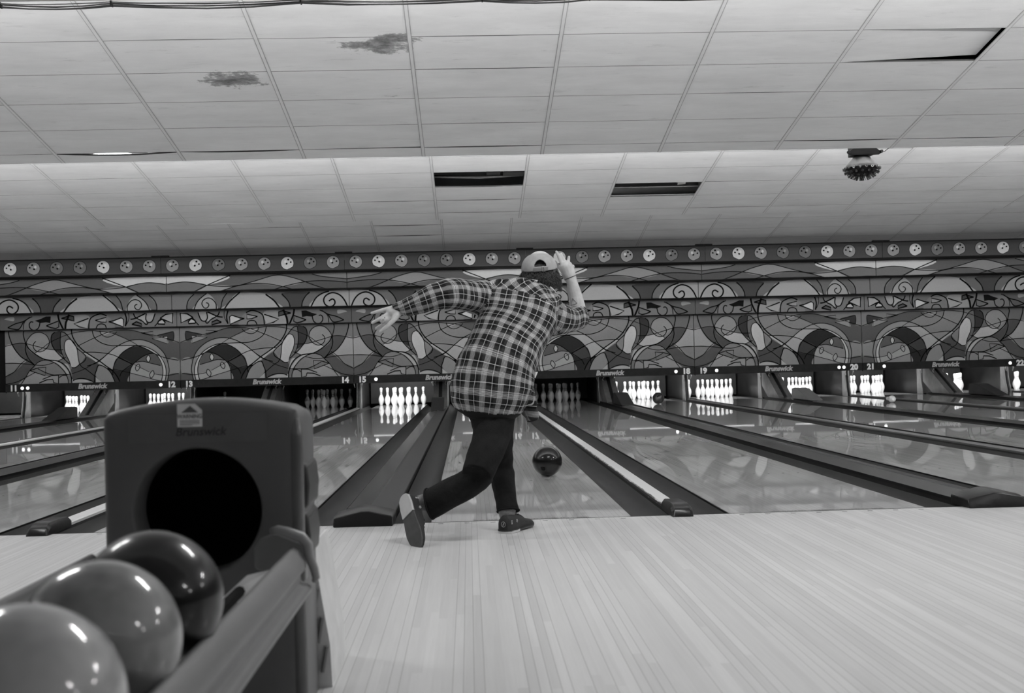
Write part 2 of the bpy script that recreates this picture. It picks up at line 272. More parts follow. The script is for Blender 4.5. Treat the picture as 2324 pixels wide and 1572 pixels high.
B_RARM=[([-0.694,-0.306,1.061],0.06),([-0.624,-0.248,1.039],0.05),([-0.527,-0.102,1.043],0.044),([-0.528,-0.103,1.1],0.043),([-0.541,-0.113,1.173],0.036),([-0.556,-0.124,1.237],0.028),([-0.571,-0.124,1.278],0.036),([-0.584,-0.124,1.315],0.036)]
B_NECK=[([-0.817,-0.321,1.052],0.08),([-0.742,-0.296,1.173],0.056),([-0.725,-0.267,1.23],0.054)]
B_HEAD=[([-0.727,-0.248,1.294],0.085)]
B_LLEG=[([-0.926,-0.364,0.136],0.043),([-0.93,-0.383,0.09],0.038),([-0.926,-0.382,0.051],0.032)]
B_RLEG=[([-1.281,-0.621,0.187],0.043),([-1.329,-0.619,0.176],0.038),([-1.374,-0.628,0.168],0.032)]
FL=[[([-1.446,-0.589,1.094],0.018),([-1.478,-0.597,1.098],0.0105),([-1.516,-0.606,1.088],0.009),([-1.553,-0.614,1.078],0.0075)],[([-1.452,-0.588,1.081],0.018),([-1.489,-0.607,1.065],0.0105),([-1.524,-0.615,1.046],0.009),([-1.552,-0.614,1.032],0.0075)],[([-1.452,-0.588,1.077],0.018),([-1.483,-0.607,1.052],0.0105),([-1.506,-0.636,1.037],0.0095),([-1.494,-0.666,1.046],0.0075)],[([-1.453,-0.588,1.071],0.018),([-1.479,-0.607,1.041],0.0105),([-1.508,-0.615,1.019],0.009),([-1.534,-0.614,1.005],0.0075)],[([-1.433,-0.599,1.072],0.02),([-1.453,-0.628,1.038],0.012),([-1.482,-0.636,1.013],0.0105),([-1.512,-0.635,0.989],0.0085)]]
FR=[[([-0.578,-0.124,1.283],0.016),([-0.607,-0.133,1.331],0.0105),([-0.62,-0.133,1.365],0.009),([-0.633,-0.133,1.395],0.0078)],[([-0.575,-0.124,1.287],0.016),([-0.59,-0.124,1.336],0.0105),([-0.599,-0.124,1.361],0.009),([-0.61,-0.124,1.384],0.0078)],[([-0.571,-0.124,1.287],0.016),([-0.574,-0.114,1.329],0.0105),([-0.57,-0.105,1.351],0.009),([-0.567,-0.105,1.369],0.0078)],[([-0.564,-0.124,1.283],0.014),([-0.555,-0.105,1.311],0.0095),([-0.546,-0.085,1.324],0.0085),([-0.54,-0.065,1.319],0.0075)],[([-0.583,-0.123,1.265],0.016),([-0.606,-0.113,1.3],0.0115),([-0.628,-0.102,1.329],0.0095),([-0.646,-0.082,1.359],0.008)]]
SHOE_F_HEEL=[-0.952, -0.489, -0.0]
SHOE_R=[[-1.425, -0.666, 0.215], [-1.357, -0.826, 0.001]]
HEAD=[-0.727, -0.248, 1.294]
CAPTOP=[-0.727, -0.17, 1.389]
# ------------------------------------------------------------------ materials
def lin(v):
    v = v / 255.0
    return v / 12.92 if v <= 0.04045 else ((v + 0.055) / 1.055) ** 2.4

def rgba(v):
    return (v, v, v, 1.0)

class NT:
    """small helper around a node tree"""
    def __init__(s, name):
        s.m = bpy.data.materials.new(name)
        s.m.use_nodes = True
        s.t = s.m.node_tree
        s.b = s.t.nodes['Principled BSDF']
    def n(s, typ, **kw):
        nd = s.t.nodes.new(typ)
        for k, v in kw.items():
            setattr(nd, k, v)
        return nd
    def link(s, a, b):
        s.t.links.new(a, b)
    def val(s, sock, v):
        if isinstance(v, (int, float)):
            sock.default_value = v
        elif isinstance(v, tuple):
            sock.default_value = v
        else:
            s.link(v, sock)
    def math(s, op, a, b=0.0, c=0.0):
        nd = s.n('ShaderNodeMath', operation=op)
        s.val(nd.inputs[0], a)
        s.val(nd.inputs[1], b)
        s.val(nd.inputs[2], c)
        return nd.outputs[0]
    def mix(s, f, a, b):
        # scalar mix a..b
        return s.math('ADD', s.math('MULTIPLY', a, s.math('SUBTRACT', 1.0, f)), s.math('MULTIPLY', b, f))
    def pos(s):
        g = s.n('ShaderNodeNewGeometry')
        sp = s.n('ShaderNodeSeparateXYZ')
        s.link(g.outputs['Position'], sp.inputs[0])
        return g.outputs['Position'], sp.outputs[0], sp.outputs[1], sp.outputs[2]
    def obj(s):
        g = s.n('ShaderNodeTexCoord')
        sp = s.n('ShaderNodeSeparateXYZ')
        s.link(g.outputs['Object'], sp.inputs[0])
        return g.outputs['Object'], sp.outputs[0], sp.outputs[1], sp.outputs[2]
    def comb(s, x, y, z):
        nd = s.n('ShaderNodeCombineXYZ')
        for i, v in enumerate((x, y, z)):
            s.val(nd.inputs[i], v)
        return nd.outputs[0]
    def noise(s, vec, scale, detail=2.0, rough=0.5):
        nd = s.n('ShaderNodeTexNoise')
        if vec is not None:
            s.link(vec, nd.inputs['Vector'])
        nd.inputs['Scale'].default_value = scale
        nd.inputs['Detail'].default_value = detail
        nd.inputs['Roughness'].default_value = rough
        return nd.outputs[0]
    def white(s, vec):
        nd = s.n('ShaderNodeTexWhiteNoise')
        s.link(vec, nd.inputs['Vector'])
        return nd.outputs[0]
    def ramp(s, f, stops, interp='LINEAR'):
        nd = s.n('ShaderNodeValToRGB')
        cr = nd.color_ramp
        cr.interpolation = interp
        while len(cr.elements) < len(stops):
            cr.elements.new(0.5)
        for e, (p_, v) in zip(cr.elements, stops):
            e.position = p_
            e.color = rgba(v)
        s.link(f, nd.inputs[0])
        return nd.outputs[0]
    def base(s, v):
        s.val(s.b.inputs['Base Color'], rgba(v) if isinstance(v, (int, float)) else v)
    def bump(s, h, strength=0.3, dist=0.005):
        nd = s.n('ShaderNodeBump')
        nd.inputs['Strength'].default_value = strength
        nd.inputs['Distance'].default_value = dist
        s.link(h, nd.inputs['Height'])
        s.link(nd.outputs[0], s.b.inputs['Normal'])

def simple(name, v, rough=0.5, metal=0.0, coat=0.0, var=0.15, scale=8.0, spec=0.5, bump=0.0, bscale=120.0):
    n = NT(name)
    o = n.obj()
    nz = n.noise(o[0], scale, 4.0, 0.6)
    n.base(n.ramp(nz, [(0.25, v * (1 - var)), (0.75, v * (1 + var))]))
    n.b.inputs['Roughness'].default_value = rough
    n.b.inputs['Metallic'].default_value = metal
    n.b.inputs['Coat Weight'].default_value = coat
    n.b.inputs['Coat Roughness'].default_value = 0.08
    n.b.inputs['Specular IOR Level'].default_value = spec if v > 0.09 else spec * 0.45
    if bump:
        n.bump(n.noise(o[0], bscale, 3.0), bump, 0.002)
    return n.m

_cache = {}
def S(name, v, **kw):
    if name not in _cache:
        _cache[name] = simple(name, v, **kw)
    return _cache[name]

def emit(name, strength, v=1.0):
    if name in _cache:
        return _cache[name]
    n = NT(name)
    n.base(v * 0.8)
    n.b.inputs['Emission Color'].default_value = rgba(v)
    n.b.inputs['Emission Strength'].default_value = strength
    _cache[name] = n.m
    return n.m

def wood(name, light, dark, board, line, rough, coat, coatr, seed=0.0, bumpy=0.0):
    n = NT(name)
    _, x, y, z = n.pos()
    bi = n.math('FLOOR', n.math('DIVIDE', x, board))
    r1 = n.white(n.comb(bi, seed, 0.0))
    seg = n.math('FLOOR', n.math('ADD', n.math('DIVIDE', y, 1.9), n.math('MULTIPLY', r1, 5.0)))
    r2_ = n.white(n.comb(bi, seg, seed + 3.0))
    grain = n.noise(n.comb(n.math('MULTIPLY', x, 90.0), n.math('MULTIPLY', y, 2.2), n.math('MULTIPLY', r2_, 9.0)), 1.0, 5.0, 0.65)
    blot = n.noise(n.comb(n.math('MULTIPLY', x, 1.3), n.math('MULTIPLY', y, 0.7), seed), 1.0, 3.0, 0.6)
    t = n.math('ADD', n.math('MULTIPLY', r2_, 0.32), n.math('ADD', n.math('MULTIPLY', grain, 0.46), n.math('MULTIPLY', blot, 0.35)))
    col = n.ramp(t, [(0.2, dark), (0.85, light)])
    fr = n.math('FRACT', n.math('DIVIDE', x, board))
    edge = n.math('LESS_THAN', fr, line)
    wob = n.math('GREATER_THAN', n.white(n.comb(bi, 7.0, seed)), 0.35)
    f = n.math('MULTIPLY', n.math('MULTIPLY', edge, wob), 0.6)
    mx = n.n('ShaderNodeMix', data_type='RGBA')
    n.link(f, mx.inputs[0])
    n.link(col, mx.inputs[6])
    mx.inputs[7].default_value = rgba(dark * 0.25)
    n.base(mx.outputs[2])
    n.b.inputs['Roughness'].default_value = rough
    n.b.inputs['Coat Weight'].default_value = coat
    n.b.inputs['Coat Roughness'].default_value = coatr
    n.b.inputs['Coat IOR'].default_value = 1.5
    if bumpy:
        hz = n.noise(n.comb(n.math('MULTIPLY', x, 2.0), n.math('MULTIPLY', y, 0.9), 0.0), 3.0, 2.0, 0.5)
        nd = n.n('ShaderNodeBump')
        nd.inputs['Strength'].default_value = bumpy
        nd.inputs['Distance'].default_value = 0.002
        n.link(hz, nd.inputs['Height'])
        n.link(nd.outputs[0], n.b.inputs['Coat Normal'])
    return n.m

# ------------------------------------------------------------------ mesh helpers
class MB:
    def __init__(s):
        s.v = []
        s.f = []
        s.m = []
    def add(s, vs, fs, mi=0):
        o = len(s.v)
        s.v.extend([tuple(q) for q in vs])
        for f in fs:
            s.f.append(tuple(i + o for i in f))
            s.m.append(mi)
    def box(s, x0, x1, y0, y1, z0, z1, mi=0):
        vs = [(x, y, z) for z in (z0, z1) for y in (y0, y1) for x in (x0, x1)]
        s.add(vs, [(0, 2, 3, 1), (4, 5, 7, 6), (0, 1, 5, 4), (2, 6, 7, 3), (0, 4, 6, 2), (1, 3, 7, 5)], mi)
    def prism_y(s, poly, y0, y1, mi=0, closed=True):
        """poly in (x, z); extruded along y"""
        n = len(poly)
        vs = [(x, y0, z) for x, z in poly] + [(x, y1, z) for x, z in poly]
        rng = range(n) if closed else range(n - 1)
        fs = [(i, (i + 1) % n, n + (i + 1) % n, n + i) for i in rng]
        if closed:
            fs += [tuple(range(n))[::-1], tuple(range(n, 2 * n))]
        s.add(vs, fs, mi)
    def prism_x(s, poly, x0, x1, mi=0):
        """poly in (y, z); extruded along x"""
        n = len(poly)
        vs = [(x0, y, z) for y, z in poly] + [(x1, y, z) for y, z in poly]
        fs = [(i, (i + 1) % n, n + (i + 1) % n, n + i) for i in range(n)]
        fs += [tuple(range(n))[::-1], tuple(range(n, 2 * n))]
        s.add(vs, fs, mi)
    def tube(s, pts, rad, seg=8, mi=0, cap=True):
        pts = [Vector(q) for q in pts]
        rr = rad if isinstance(rad, (list, tuple)) else [rad] * len(pts)
        rings = []
        prev = None
        for i, q in enumerate(pts):
            d = (pts[min(i + 1, len(pts) - 1)] - pts[max(i - 1, 0)]).normalized()
            if prev is None:
                a = d.cross(Vector((0, 0, 1)))
                if a.length < 0.1:
                    a = d.cross(Vector((1, 0, 0)))
            else:
                a = prev - d * prev.dot(d)
            a.normalize()
            prev = a
            b = d.cross(a)
            rings.append([q + (a * math.cos(t) + b * math.sin(t)) * rr[i] for t in [2 * PI * k / seg for k in range(seg)]])
        s.loft(rings, mi, cap)
    def loft(s, rings, mi=0, cap=True, closed=True):
        n = len(rings[0])
        vs = [q for r in rings for q in r]
        fs = []
        for i in range(len(rings) - 1):
            for j in (range(n) if closed else range(n - 1)):
                k = (j + 1) % n
                fs.append((i * n + j, i * n + k, (i + 1) * n + k, (i + 1) * n + j))
        if cap:
            fs.append(tuple(range(n))[::-1])
            fs.append(tuple(range((len(rings) - 1) * n, len(rings) * n)))
        s.add(vs, fs, mi)
    def lathe(s, prof, c=(0, 0, 0), seg=24, mi=0, sx=1.0, sy=1.0):
        rings = [[(c[0] + r * math.cos(2 * PI * k / seg) * sx, c[1] + r * math.sin(2 * PI * k / seg) * sy, c[2] + z) for k in range(seg)] for r, z in prof]
        s.loft(rings, mi, True)
    def ball(s, c, r, seg=16, mi=0, sc=(1, 1, 1)):
        prof = [(max(1e-4, math.sin(PI * i / seg)), -math.cos(PI * i / seg)) for i in range(seg + 1)]
        rings = [[(c[0] + p_ * math.cos(2 * PI * k / seg) * r * sc[0], c[1] + p_ * math.sin(2 * PI * k / seg) * r * sc[1], c[2] + z * r * sc[2]) for k in range(seg)] for p_, z in prof]
        s.loft(rings, mi, True)
    def build(s, name, mats, parent=None, smooth=False, local=False):
        me = bpy.data.meshes.new(name)
        off = Vector((0, 0, 0))
        if parent is not None and not local:
            q = parent
            while q is not None:
                off += q.location
                q = q.parent
        me.from_pydata([tuple(Vector(q) - off) for q in s.v], [], s.f)
        if not isinstance(mats, (list, tuple)):
            mats = [mats]
        for m in mats:
            me.materials.append(m)
        if len(mats) > 1:
            me.polygons.foreach_set('material_index', s.m)
        if smooth:
            me.polygons.foreach_set('use_smooth', [True] * len(me.polygons))
        me.update()
        bm = bmesh.new()
        bm.from_mesh(me)
        bmesh.ops.recalc_face_normals(bm, faces=bm.faces)
        bm.to_mesh(me)
        bm.free()
        if smooth == 'auto':
            me.set_sharp_from_angle(angle=math.radians(38))
        o = bpy.data.objects.new(name, me)
        COL.objects.link(o)
        if parent is not None:
            o.parent = parent
        return o

def flip_free(name, vs, fs, mids, mats, parent):
    me = bpy.data.meshes.new(name)
    me.from_pydata(vs, [], fs)
    for m in mats:
        me.materials.append(m)
    me.polygons.foreach_set('material_index', mids)
    o = bpy.data.objects.new(name, me)
    COL.objects.link(o)
    o.parent = parent
    return o

def thing(name, loc, label, cat, group=None):
    o = bpy.data.objects.new(name, None)
    o.empty_display_size = 0.1
    COL.objects.link(o)
    o.location = loc
    o['label'] = label
    o['category'] = cat
    if group:
        o['group'] = group
    return o

def tag(o, label, cat, group=None):
    o['label'] = label
    o['category'] = cat
    if group:
        o['group'] = group
    return o

def struct(o):
    o['kind'] = 'structure'
    return o

def bevel(o, w, seg=2):
    m = o.modifiers.new('bevel', 'BEVEL')
    m.width = w
    m.segments = seg
    m.limit_method = 'ANGLE'
    m.angle_limit = math.radians(40)
    return o

def spline(pts, n=6, closed=False):
    """Catmull-Rom through 2D/3D points"""
    q = [Vector(a) for a in pts]
    if len(q) < 3:
        return q
    out = []
    L = len(q)
    rng = range(L) if closed else range(L - 1)
    for i in rng:
        if closed:
            p0, p1, p2, p3 = q[(i - 1) % L], q[i], q[(i + 1) % L], q[(i + 2) % L]
        else:
            p0, p1, p2, p3 = q[max(i - 1, 0)], q[i], q[i + 1], q[min(i + 2, L - 1)]
        for k in range(n):
            t = k / n
            out.append(0.5 * ((2 * p1) + (p2 - p0) * t + (2 * p0 - 5 * p1 + 4 * p2 - p3) * t * t + (3 * p1 - p0 - 3 * p2 + p3) * t ** 3))
    if not closed:
        out.append(q[-1])
    return out

_txt = {}
def text_mesh(s, size, shear=0.0, bold=0.0):
    """returns verts (x, y) and faces of a text, centred"""
    key = (s, size, shear, bold)
    if key in _txt:
        return _txt[key]
    cu = bpy.data.curves.new('lettering', 'FONT')
    cu.body = s
    cu.size = size
    cu.shear = shear
    cu.offset = bold
    cu.resolution_u = 3
    cu.align_x = 'CENTER'
    ob = bpy.data.objects.new('lettering', cu)
    COL.objects.link(ob)
    dg = bpy.context.evaluated_depsgraph_get()
    me = bpy.data.meshes.new_from_object(ob.evaluated_get(dg))
    vs = [(v.co.x, v.co.y) for v in me.vertices]
    fs = [tuple(p_.vertices) for p_ in me.polygons]
    bpy.data.objects.remove(ob)
    bpy.data.curves.remove(cu)
    bpy.data.meshes.remove(me)
    _txt[key] = (vs, fs)
    return vs, fs

# ------------------------------------------------------------------ setting: floor, walls, ceiling
XW = 13.45
m_floor = wood('approach_maple', lin(212), lin(182), 0.0277, 0.06, 0.42, 0.45, 0.16, 1.0, 0.15)
m_dark = S('dark_underfloor', 0.02, rough=0.8)
b = MB(); b.box(-XW, XW, -11.5, 0.0, -0.15, 0.0)
struct(b.build('floor', m_floor))
b = MB(); b.box(-XW, XW, 0.0, 21.0, -0.30, -0.13)
struct(b.build('floor', m_dark))
m_wall = S('painted_wall', lin(70), rough=0.8)
m_wdark = S('dark_pit_wall', 0.035, rough=0.8)
b = MB(); b.box(-XW - 0.15, -XW, -11.5, 21.0, -0.3, 4.6); struct(b.build('wall_left', m_wall))
b = MB(); b.box(XW, XW + 0.15, -11.5, 21.0, -0.3, 4.6); struct(b.build('wall_right', m_wall))
b = MB(); b.box(-XW, XW, -11.65, -11.5, -0.3, 4.6); struct(b.build('wall_back', m_wall))
b = MB(); b.box(-XW, XW, 20.6, 20.75, -0.3, 4.6); struct(b.build('wall_front', m_wdark))

def ceiling_material():
    n = NT('ceiling_tile')
    p_, x, y, z = n.pos()
    base = n.noise(n.comb(n.math('MULTIPLY', x, 0.9), n.math('MULTIPLY', y, 3.0), 0.0), 1.0, 4.0, 0.7)
    v = n.ramp(base, [(0.3, lin(204)), (0.7, lin(220))])
    fine = n.noise(p_, 220.0, 2.0, 0.6)
    # water stains with a shape of their own
    tot = None
    wx = n.math('MULTIPLY', n.math('SUBTRACT', n.noise(n.comb(n.math('MULTIPLY', x, 4.0), n.math('MULTIPLY', y, 4.0), 1.0), 1.0, 5.0, 0.7), 0.5), 2.6)
    wy = n.math('MULTIPLY', n.math('SUBTRACT', n.noise(n.comb(n.math('MULTIPLY', x, 4.0), n.math('MULTIPLY', y, 4.0), 8.0), 1.0, 5.0, 0.7), 0.5), 2.6)
    for (sx, sy, rx, ry, amt) in ((-1.74, 3.30, 0.42, 0.24, 0.9), (-3.08, 3.93, 0.38, 0.22, 0.9), (-4.15, 4.7, 0.5, 0.05, 0.35), (2.55, 3.1, 0.4, 0.06, 0.3), (-1.75, 4.32, 0.22, 0.05, 0.5), (1.2, 5.2, 0.35, 0.05, 0.3), (-0.35, 5.0, 0.3, 0.05, 0.3)):
        dx = n.math('ADD', n.math('DIVIDE', n.math('SUBTRACT', x, sx), rx), wx)
        dy = n.math('ADD', n.math('DIVIDE', n.math('SUBTRACT', y, sy), ry), wy)
        d = n.math('ADD', n.math('MULTIPLY', dx, dx), n.math('MULTIPLY', dy, dy))
        g = n.math('MULTIPLY', n.math('MAXIMUM', n.math('SUBTRACT', 1.0, d), 0.0), amt)
        tot = g if tot is None else n.math('ADD', tot, g)
    nz = n.noise(n.comb(n.math('MULTIPLY', x, 6.0), n.math('MULTIPLY', y, 14.0), 0.0), 1.0, 6.0, 0.75)
    st = n.ramp(n.math('MULTIPLY', tot, nz), [(0.20, 1.0), (0.30, 0.5), (0.5, 0.2)])
    scuff = n.noise(n.comb(n.math('MULTIPLY', x, 1.6), n.math('MULTIPLY', y, 9.0), 4.0), 1.0, 6.0, 0.8)
    sc = n.ramp(scuff, [(0.58, 1.0), (0.80, 0.62)])
    f = n.math('MULTIPLY', n.math('MULTIPLY', st, sc), n.mix(fine, 0.94, 1.05))
    mx = n.n('ShaderNodeMix', data_type='RGBA', blend_type='MULTIPLY')
    mx.inputs[0].default_value = 1.0
    n.link(v, mx.inputs[6])
    n.link(f, mx.inputs[7])
    n.base(mx.outputs[2])
    n.b.inputs['Roughness'].default_value = 0.85
    n.b.inputs['Specular IOR Level'].default_value = 0.2
    return n.m
m_tile = ceiling_material()
m_tbar = S('ceiling_grid_bar', lin(205), rough=0.5, var=0.05)
m_seamline = S('tile_joint_shadow', lin(112), rough=0.9)
m_plenum = S('plenum_black', 0.012, rough=0.9)
m_tileback = S('tile_edge', lin(120), rough=0.9)
TW, TD = 1.2192, 0.6096

def ceiling_section(y0, y1, z1, slope, phase, missing=(), sag=None, riser_z=None):
    """sloped run of 4 ft x 2 ft lay-in tiles from y0 (high) down to the edge at y1, z1"""
    sag = sag or {}
    def zz(y):
        return z1 + slope * (y1 - y)
    rng = random.Random(int(y0 * 10) + 50)
    b = MB()
    cols = range(int(-XW / TW) - 1, int(XW / TW) + 2)
    rows = []
    y = y1 - phase
    rows.append((y, y1))
    while y > y0:
        rows.append((max(y - TD, y0), y))
        y -= TD
    for ci in cols:
        xa, xb = (ci - 0.24) * TW, (ci + 0.76) * TW
        xa, xb = max(xa, -XW), min(xb, XW)
        if xb - xa < 0.05:
            continue
        for ri, (ya, yb) in enumerate(rows):
            if (ci, ri) in missing:
                continue
            g = 0.0035
            j = [0.0, 0.0, 0.0, 0.0]
            if rng.random() < 0.10:
                q = rng.choice((0, 1, 2, 3))
                j[q] += rng.uniform(0.002, 0.009)
            if (ci, ri) in sag:
                j = list(sag[(ci, ri)])
            # order: (xa,ya) (xb,ya) (xb,yb) (xa,yb); underside
            cs = [(xa + g, ya + g), (xb - g, ya + g), (xb - g, yb - g), (xa + g, yb - g)]
            nseg = 6
            und, top = [], []
            bow = rng.uniform(0.0, 0.005) if rng.random() < 0.25 else 0.0
            if (ci, ri) in sag and len(sag[(ci, ri)]) > 4:
                bow = sag[(ci, ri)][4]
            gp = sag[(ci, ri)][5] if (ci, ri) in sag and len(sag[(ci, ri)]) > 5 else 0.0
            for side in (0, 1):
                for k in range(nseg + 1):
                    t = k / nseg
                    x = cs[0][0] * (1 - t) + cs[1][0] * t
                    yy = cs[0][1] + gp * math.sin(PI * (0.04 + 0.92 * t)) if side == 0 else cs[2][1]
                    za = j[0] * (1 - t) + j[1] * t if side == 0 else j[3] * (1 - t) + j[2] * t
                    z = zz(yy) + 0.0035 + za + (bow * math.sin(PI * t) if side == 1 else 0)
                    und.append((x, yy, z))
                    top.append((x, yy, z + 0.016))
            n = nseg + 1
            vs = und + top
            fs = []
            for k in range(nseg):
                fs.append((k, k + 1, n + k + 1, n + k))
                fs.append((2 * n + k, 3 * n + k, 3 * n + k + 1, 2 * n + k + 1))
                fs.append((k, 2 * n + k, 2 * n + k + 1, k + 1))
                fs.append((n + k, n + k + 1, 3 * n + k + 1, 3 * n + k))
            fs += [(0, n, 3 * n, 2 * n), (n - 1, 3 * n - 1, 4 * n - 1, 2 * n - 1)]
            i0 = len(b.f)
            b.add(vs, fs, 0)
            for q_ in range(len(fs)):
                if q_ >= 4 * nseg or q_ % 4 in (2, 3):
                    b.m[i0 + q_] = 1
    o = struct(b.build('ceiling', [m_tile, S('tile_edge_shade', 0.05, rough=0.9)]))  # tile side faces coloured dark so the open gaps look shaded
    # grid bars
    b = MB()
    for ci in cols:
        x = (ci - 0.24) * TW
        if abs(x) > XW:
            continue
        b.prism_x([(y0, zz(y0) - 0.001), (y1, zz(y1) - 0.001), (y1, zz(y1) + 0.003), (y0, zz(y0) + 0.003)], x - 0.012, x + 0.012)
    b2 = MB()
    b3 = MB()
    for ci in cols:
        x = (ci - 0.24) * TW
        if abs(x) < XW:
            for s_ in (-1, 1):
                b3.prism_x([(y0, zz(y0) + 0.001), (y1, zz(y1) + 0.001), (y1, zz(y1) + 0.004), (y0, zz(y0) + 0.004)], x + s_ * 0.0155 - 0.0035, x + s_ * 0.0155 + 0.0035)
    struct(b3.build('trim_1', S('grid_bar_edge', lin(160), rough=0.9)))
    for ya, yb in rows[1:]:
        b2.box(-XW, XW, yb - 0.0042, yb + 0.0042, zz(yb) + 0.0036, zz(yb) + 0.006) if not (abs(y1 - 5.86) < 0.01 and yb > 5.5) else [b2.box(xp, xp + 0.01 + TW * 0, yb - 0.004, yb + 0.004, zz(yb) + 0.0036, zz(yb) + 0.006) for xp in ()]
    struct(b2.build('trim_1', [m_seamline]))
    b.box(-XW, XW, y1 - 0.001, y1 + 0.012, z1 + 0.0045, z1 + (0.165 if abs(y1 - 5.86) < 0.01 else 0.105))  # section A lip raised to block cove light from the disco light
    struct(b.build('trim_1', [m_tbar]))
    return zz

sagA = {(-4, 1): (0, 0, 0, 0, 0), (-4, 0): (0.0, 0, 0, 0.0)}
# section A (nearest) and the runs before and after it
EDGE_A, ZA, SA = 5.86, 2.976, 0.178
EDGE_B, ZB, SB = 11.12, 2.98, 0.155
zA = ceiling_section(0.15, EDGE_A, ZA, SA, 0.25, sag={(-4, 0): (0, 0, 0, 0, 0, 0.075), (-3, 0): (0, 0, 0, 0, 0, 0.038), (-1, 0): (0, 0, 0, 0, 0, 0.016), (2, 0): (0, 0, 0, 0, 0, 0.026), (3, 0): (0, 0, 0, 0, 0, 0.010), (-1, 3): (0, 0, 0, 0, 0, 0.010), (-1, 4): (0, 0, 0, 0, 0, 0.006), (2, 4): (0, 0.05, 0.05, 0, 0, 0.012)})
zB = ceiling_section(5.45, EDGE_B, ZB, SB, 0.34, missing={(-1, 3), (1, 2)}, sag={(-2, 1): (0, 0, 0, 0, 0.0, 0.012), (-1, 1): (0.0, 0, 0, 0, 0, 0.02), (-1, 0): (0, 0, 0, 0, 0, 0.014), (2, 0): (0, 0, 0, 0, 0, 0.012), (-1, 2): (0, 0, 0, 0, 0, 0.03)})
zC = ceiling_section(10.72, 16.45, 2.90, 0.185, 0.3, sag={(-2, 3): (0, 0, 0, 0, 0, 0.04), (-2, 2): (0, 0, 0, 0, 0.0, 0.04)})
zY = ceiling_section(-5.0, 0.62, 2.97, 0.17, 0.3)
zX = ceiling_section(-10.3, -4.6, 2.97, 0.17, 0.3)
m_riser = S('cove_riser_paint', lin(215), rough=0.7, var=0.04)
b = MB()
for yr, zlo, zhi in ((0.15, 2.99, zA(0.15) + 0.03), (5.45, 3.06, zB(5.45) + 0.03), (10.72, 3.06, zC(10.72) + 0.03), (-5.0, 3.0, zY(-5.0) + 0.03)):
    b.box(-XW, XW, yr - 0.02, yr, zlo, zhi)
struct(b.build('trim_2', m_riser))
b = MB(); b.box(-XW, XW, -11.5, 20.6, 4.45, 4.6); struct(b.build('ceiling', m_plenum))
# shelves that carry the cove lights
b = MB()
for ye, ze in ((0.62, 2.97), (EDGE_A, ZA), (EDGE_B, ZB), (-4.6, 2.97)):
    b.prism_x([(ye - 0.46, ze + 0.165), (ye - 0.02, ze + 0.09), (ye - 0.02, ze + 0.105), (ye - 0.46, ze + 0.18)], -XW, XW)
struct(b.build('trim_3', m_plenum))  # shelves coloured black to stand for shade behind the tile slots

# things seen through the two holes where tiles are missing
m_metal_d = S('dull_duct_metal', 0.10, rough=0.5, metal=0.6)
b = MB()
b.box(-1.49, -0.3, 9.28, 9.34, zB(9.3) + 0.02, zB(9.3) + 0.08)
d_ = thing('ceiling_duct', (-0.7, 9.2, 3.35), 'dark metal duct box glimpsed through the left gap in the ceiling tiles', 'duct')
b = MB(); b.box(-0.80, -0.62, 9.25, 9.55, 3.36, 3.52); b.box(-0.58, -0.31, 9.15, 9.5, 3.34, 3.46); b.build('duct_box', m_metal_d, d_)
b = MB(); b.tube([(-1.5, 9.5, 3.36), (-0.9, 9.48, 3.33), (-0.3, 9.5, 3.36)], 0.02, 6); b.build('pipe', m_metal_d, d_)
d_ = thing('ceiling_joist', (1.4, 9.9, 3.3), 'grey metal joist with a lamp socket glimpsed through the right gap in the ceiling tiles', 'joist')
b = MB(); b.box(0.95, 2.15, 9.93, 9.97, 3.22, 3.34); b.box(0.95, 1.25, 9.6, 9.9, 3.35, 3.39); b.build('beam', m_metal_d, d_)
b = MB(); b.tube([(1.83, 9.80, 3.26), (1.94, 9.80, 3.27)], 0.035, 10); b.build('lamp_socket', S('socket_metal', 0.5, metal=0.9, rough=0.3), d_)

# lamp glimpsed through the open slot in the nearest ceiling run
sl = thing('slot_lamp', (-4.62, 5.74, zA(5.74) + 0.05), 'bright lamp glimpsed through a slot in the nearest ceiling run, at left', 'lamp')
b = MB(); b.tube([(-4.83, 5.735, zA(5.735) + 0.040), (-4.80, 5.735, zA(5.735) + 0.040), (-4.55, 5.735, zA(5.735) + 0.040), (-4.45, 5.735, zA(5.735) + 0.040)], [0.004, 0.016, 0.016, 0.004], 8)
b.build('tube', emit('slot_lamp_glow', 4.0), sl)
b = MB(); b.box(-4.95, -4.3, 5.72, 5.78, zA(5.75) + 0.055, zA(5.75) + 0.07); b.build('fixture', m_metal_d, sl)

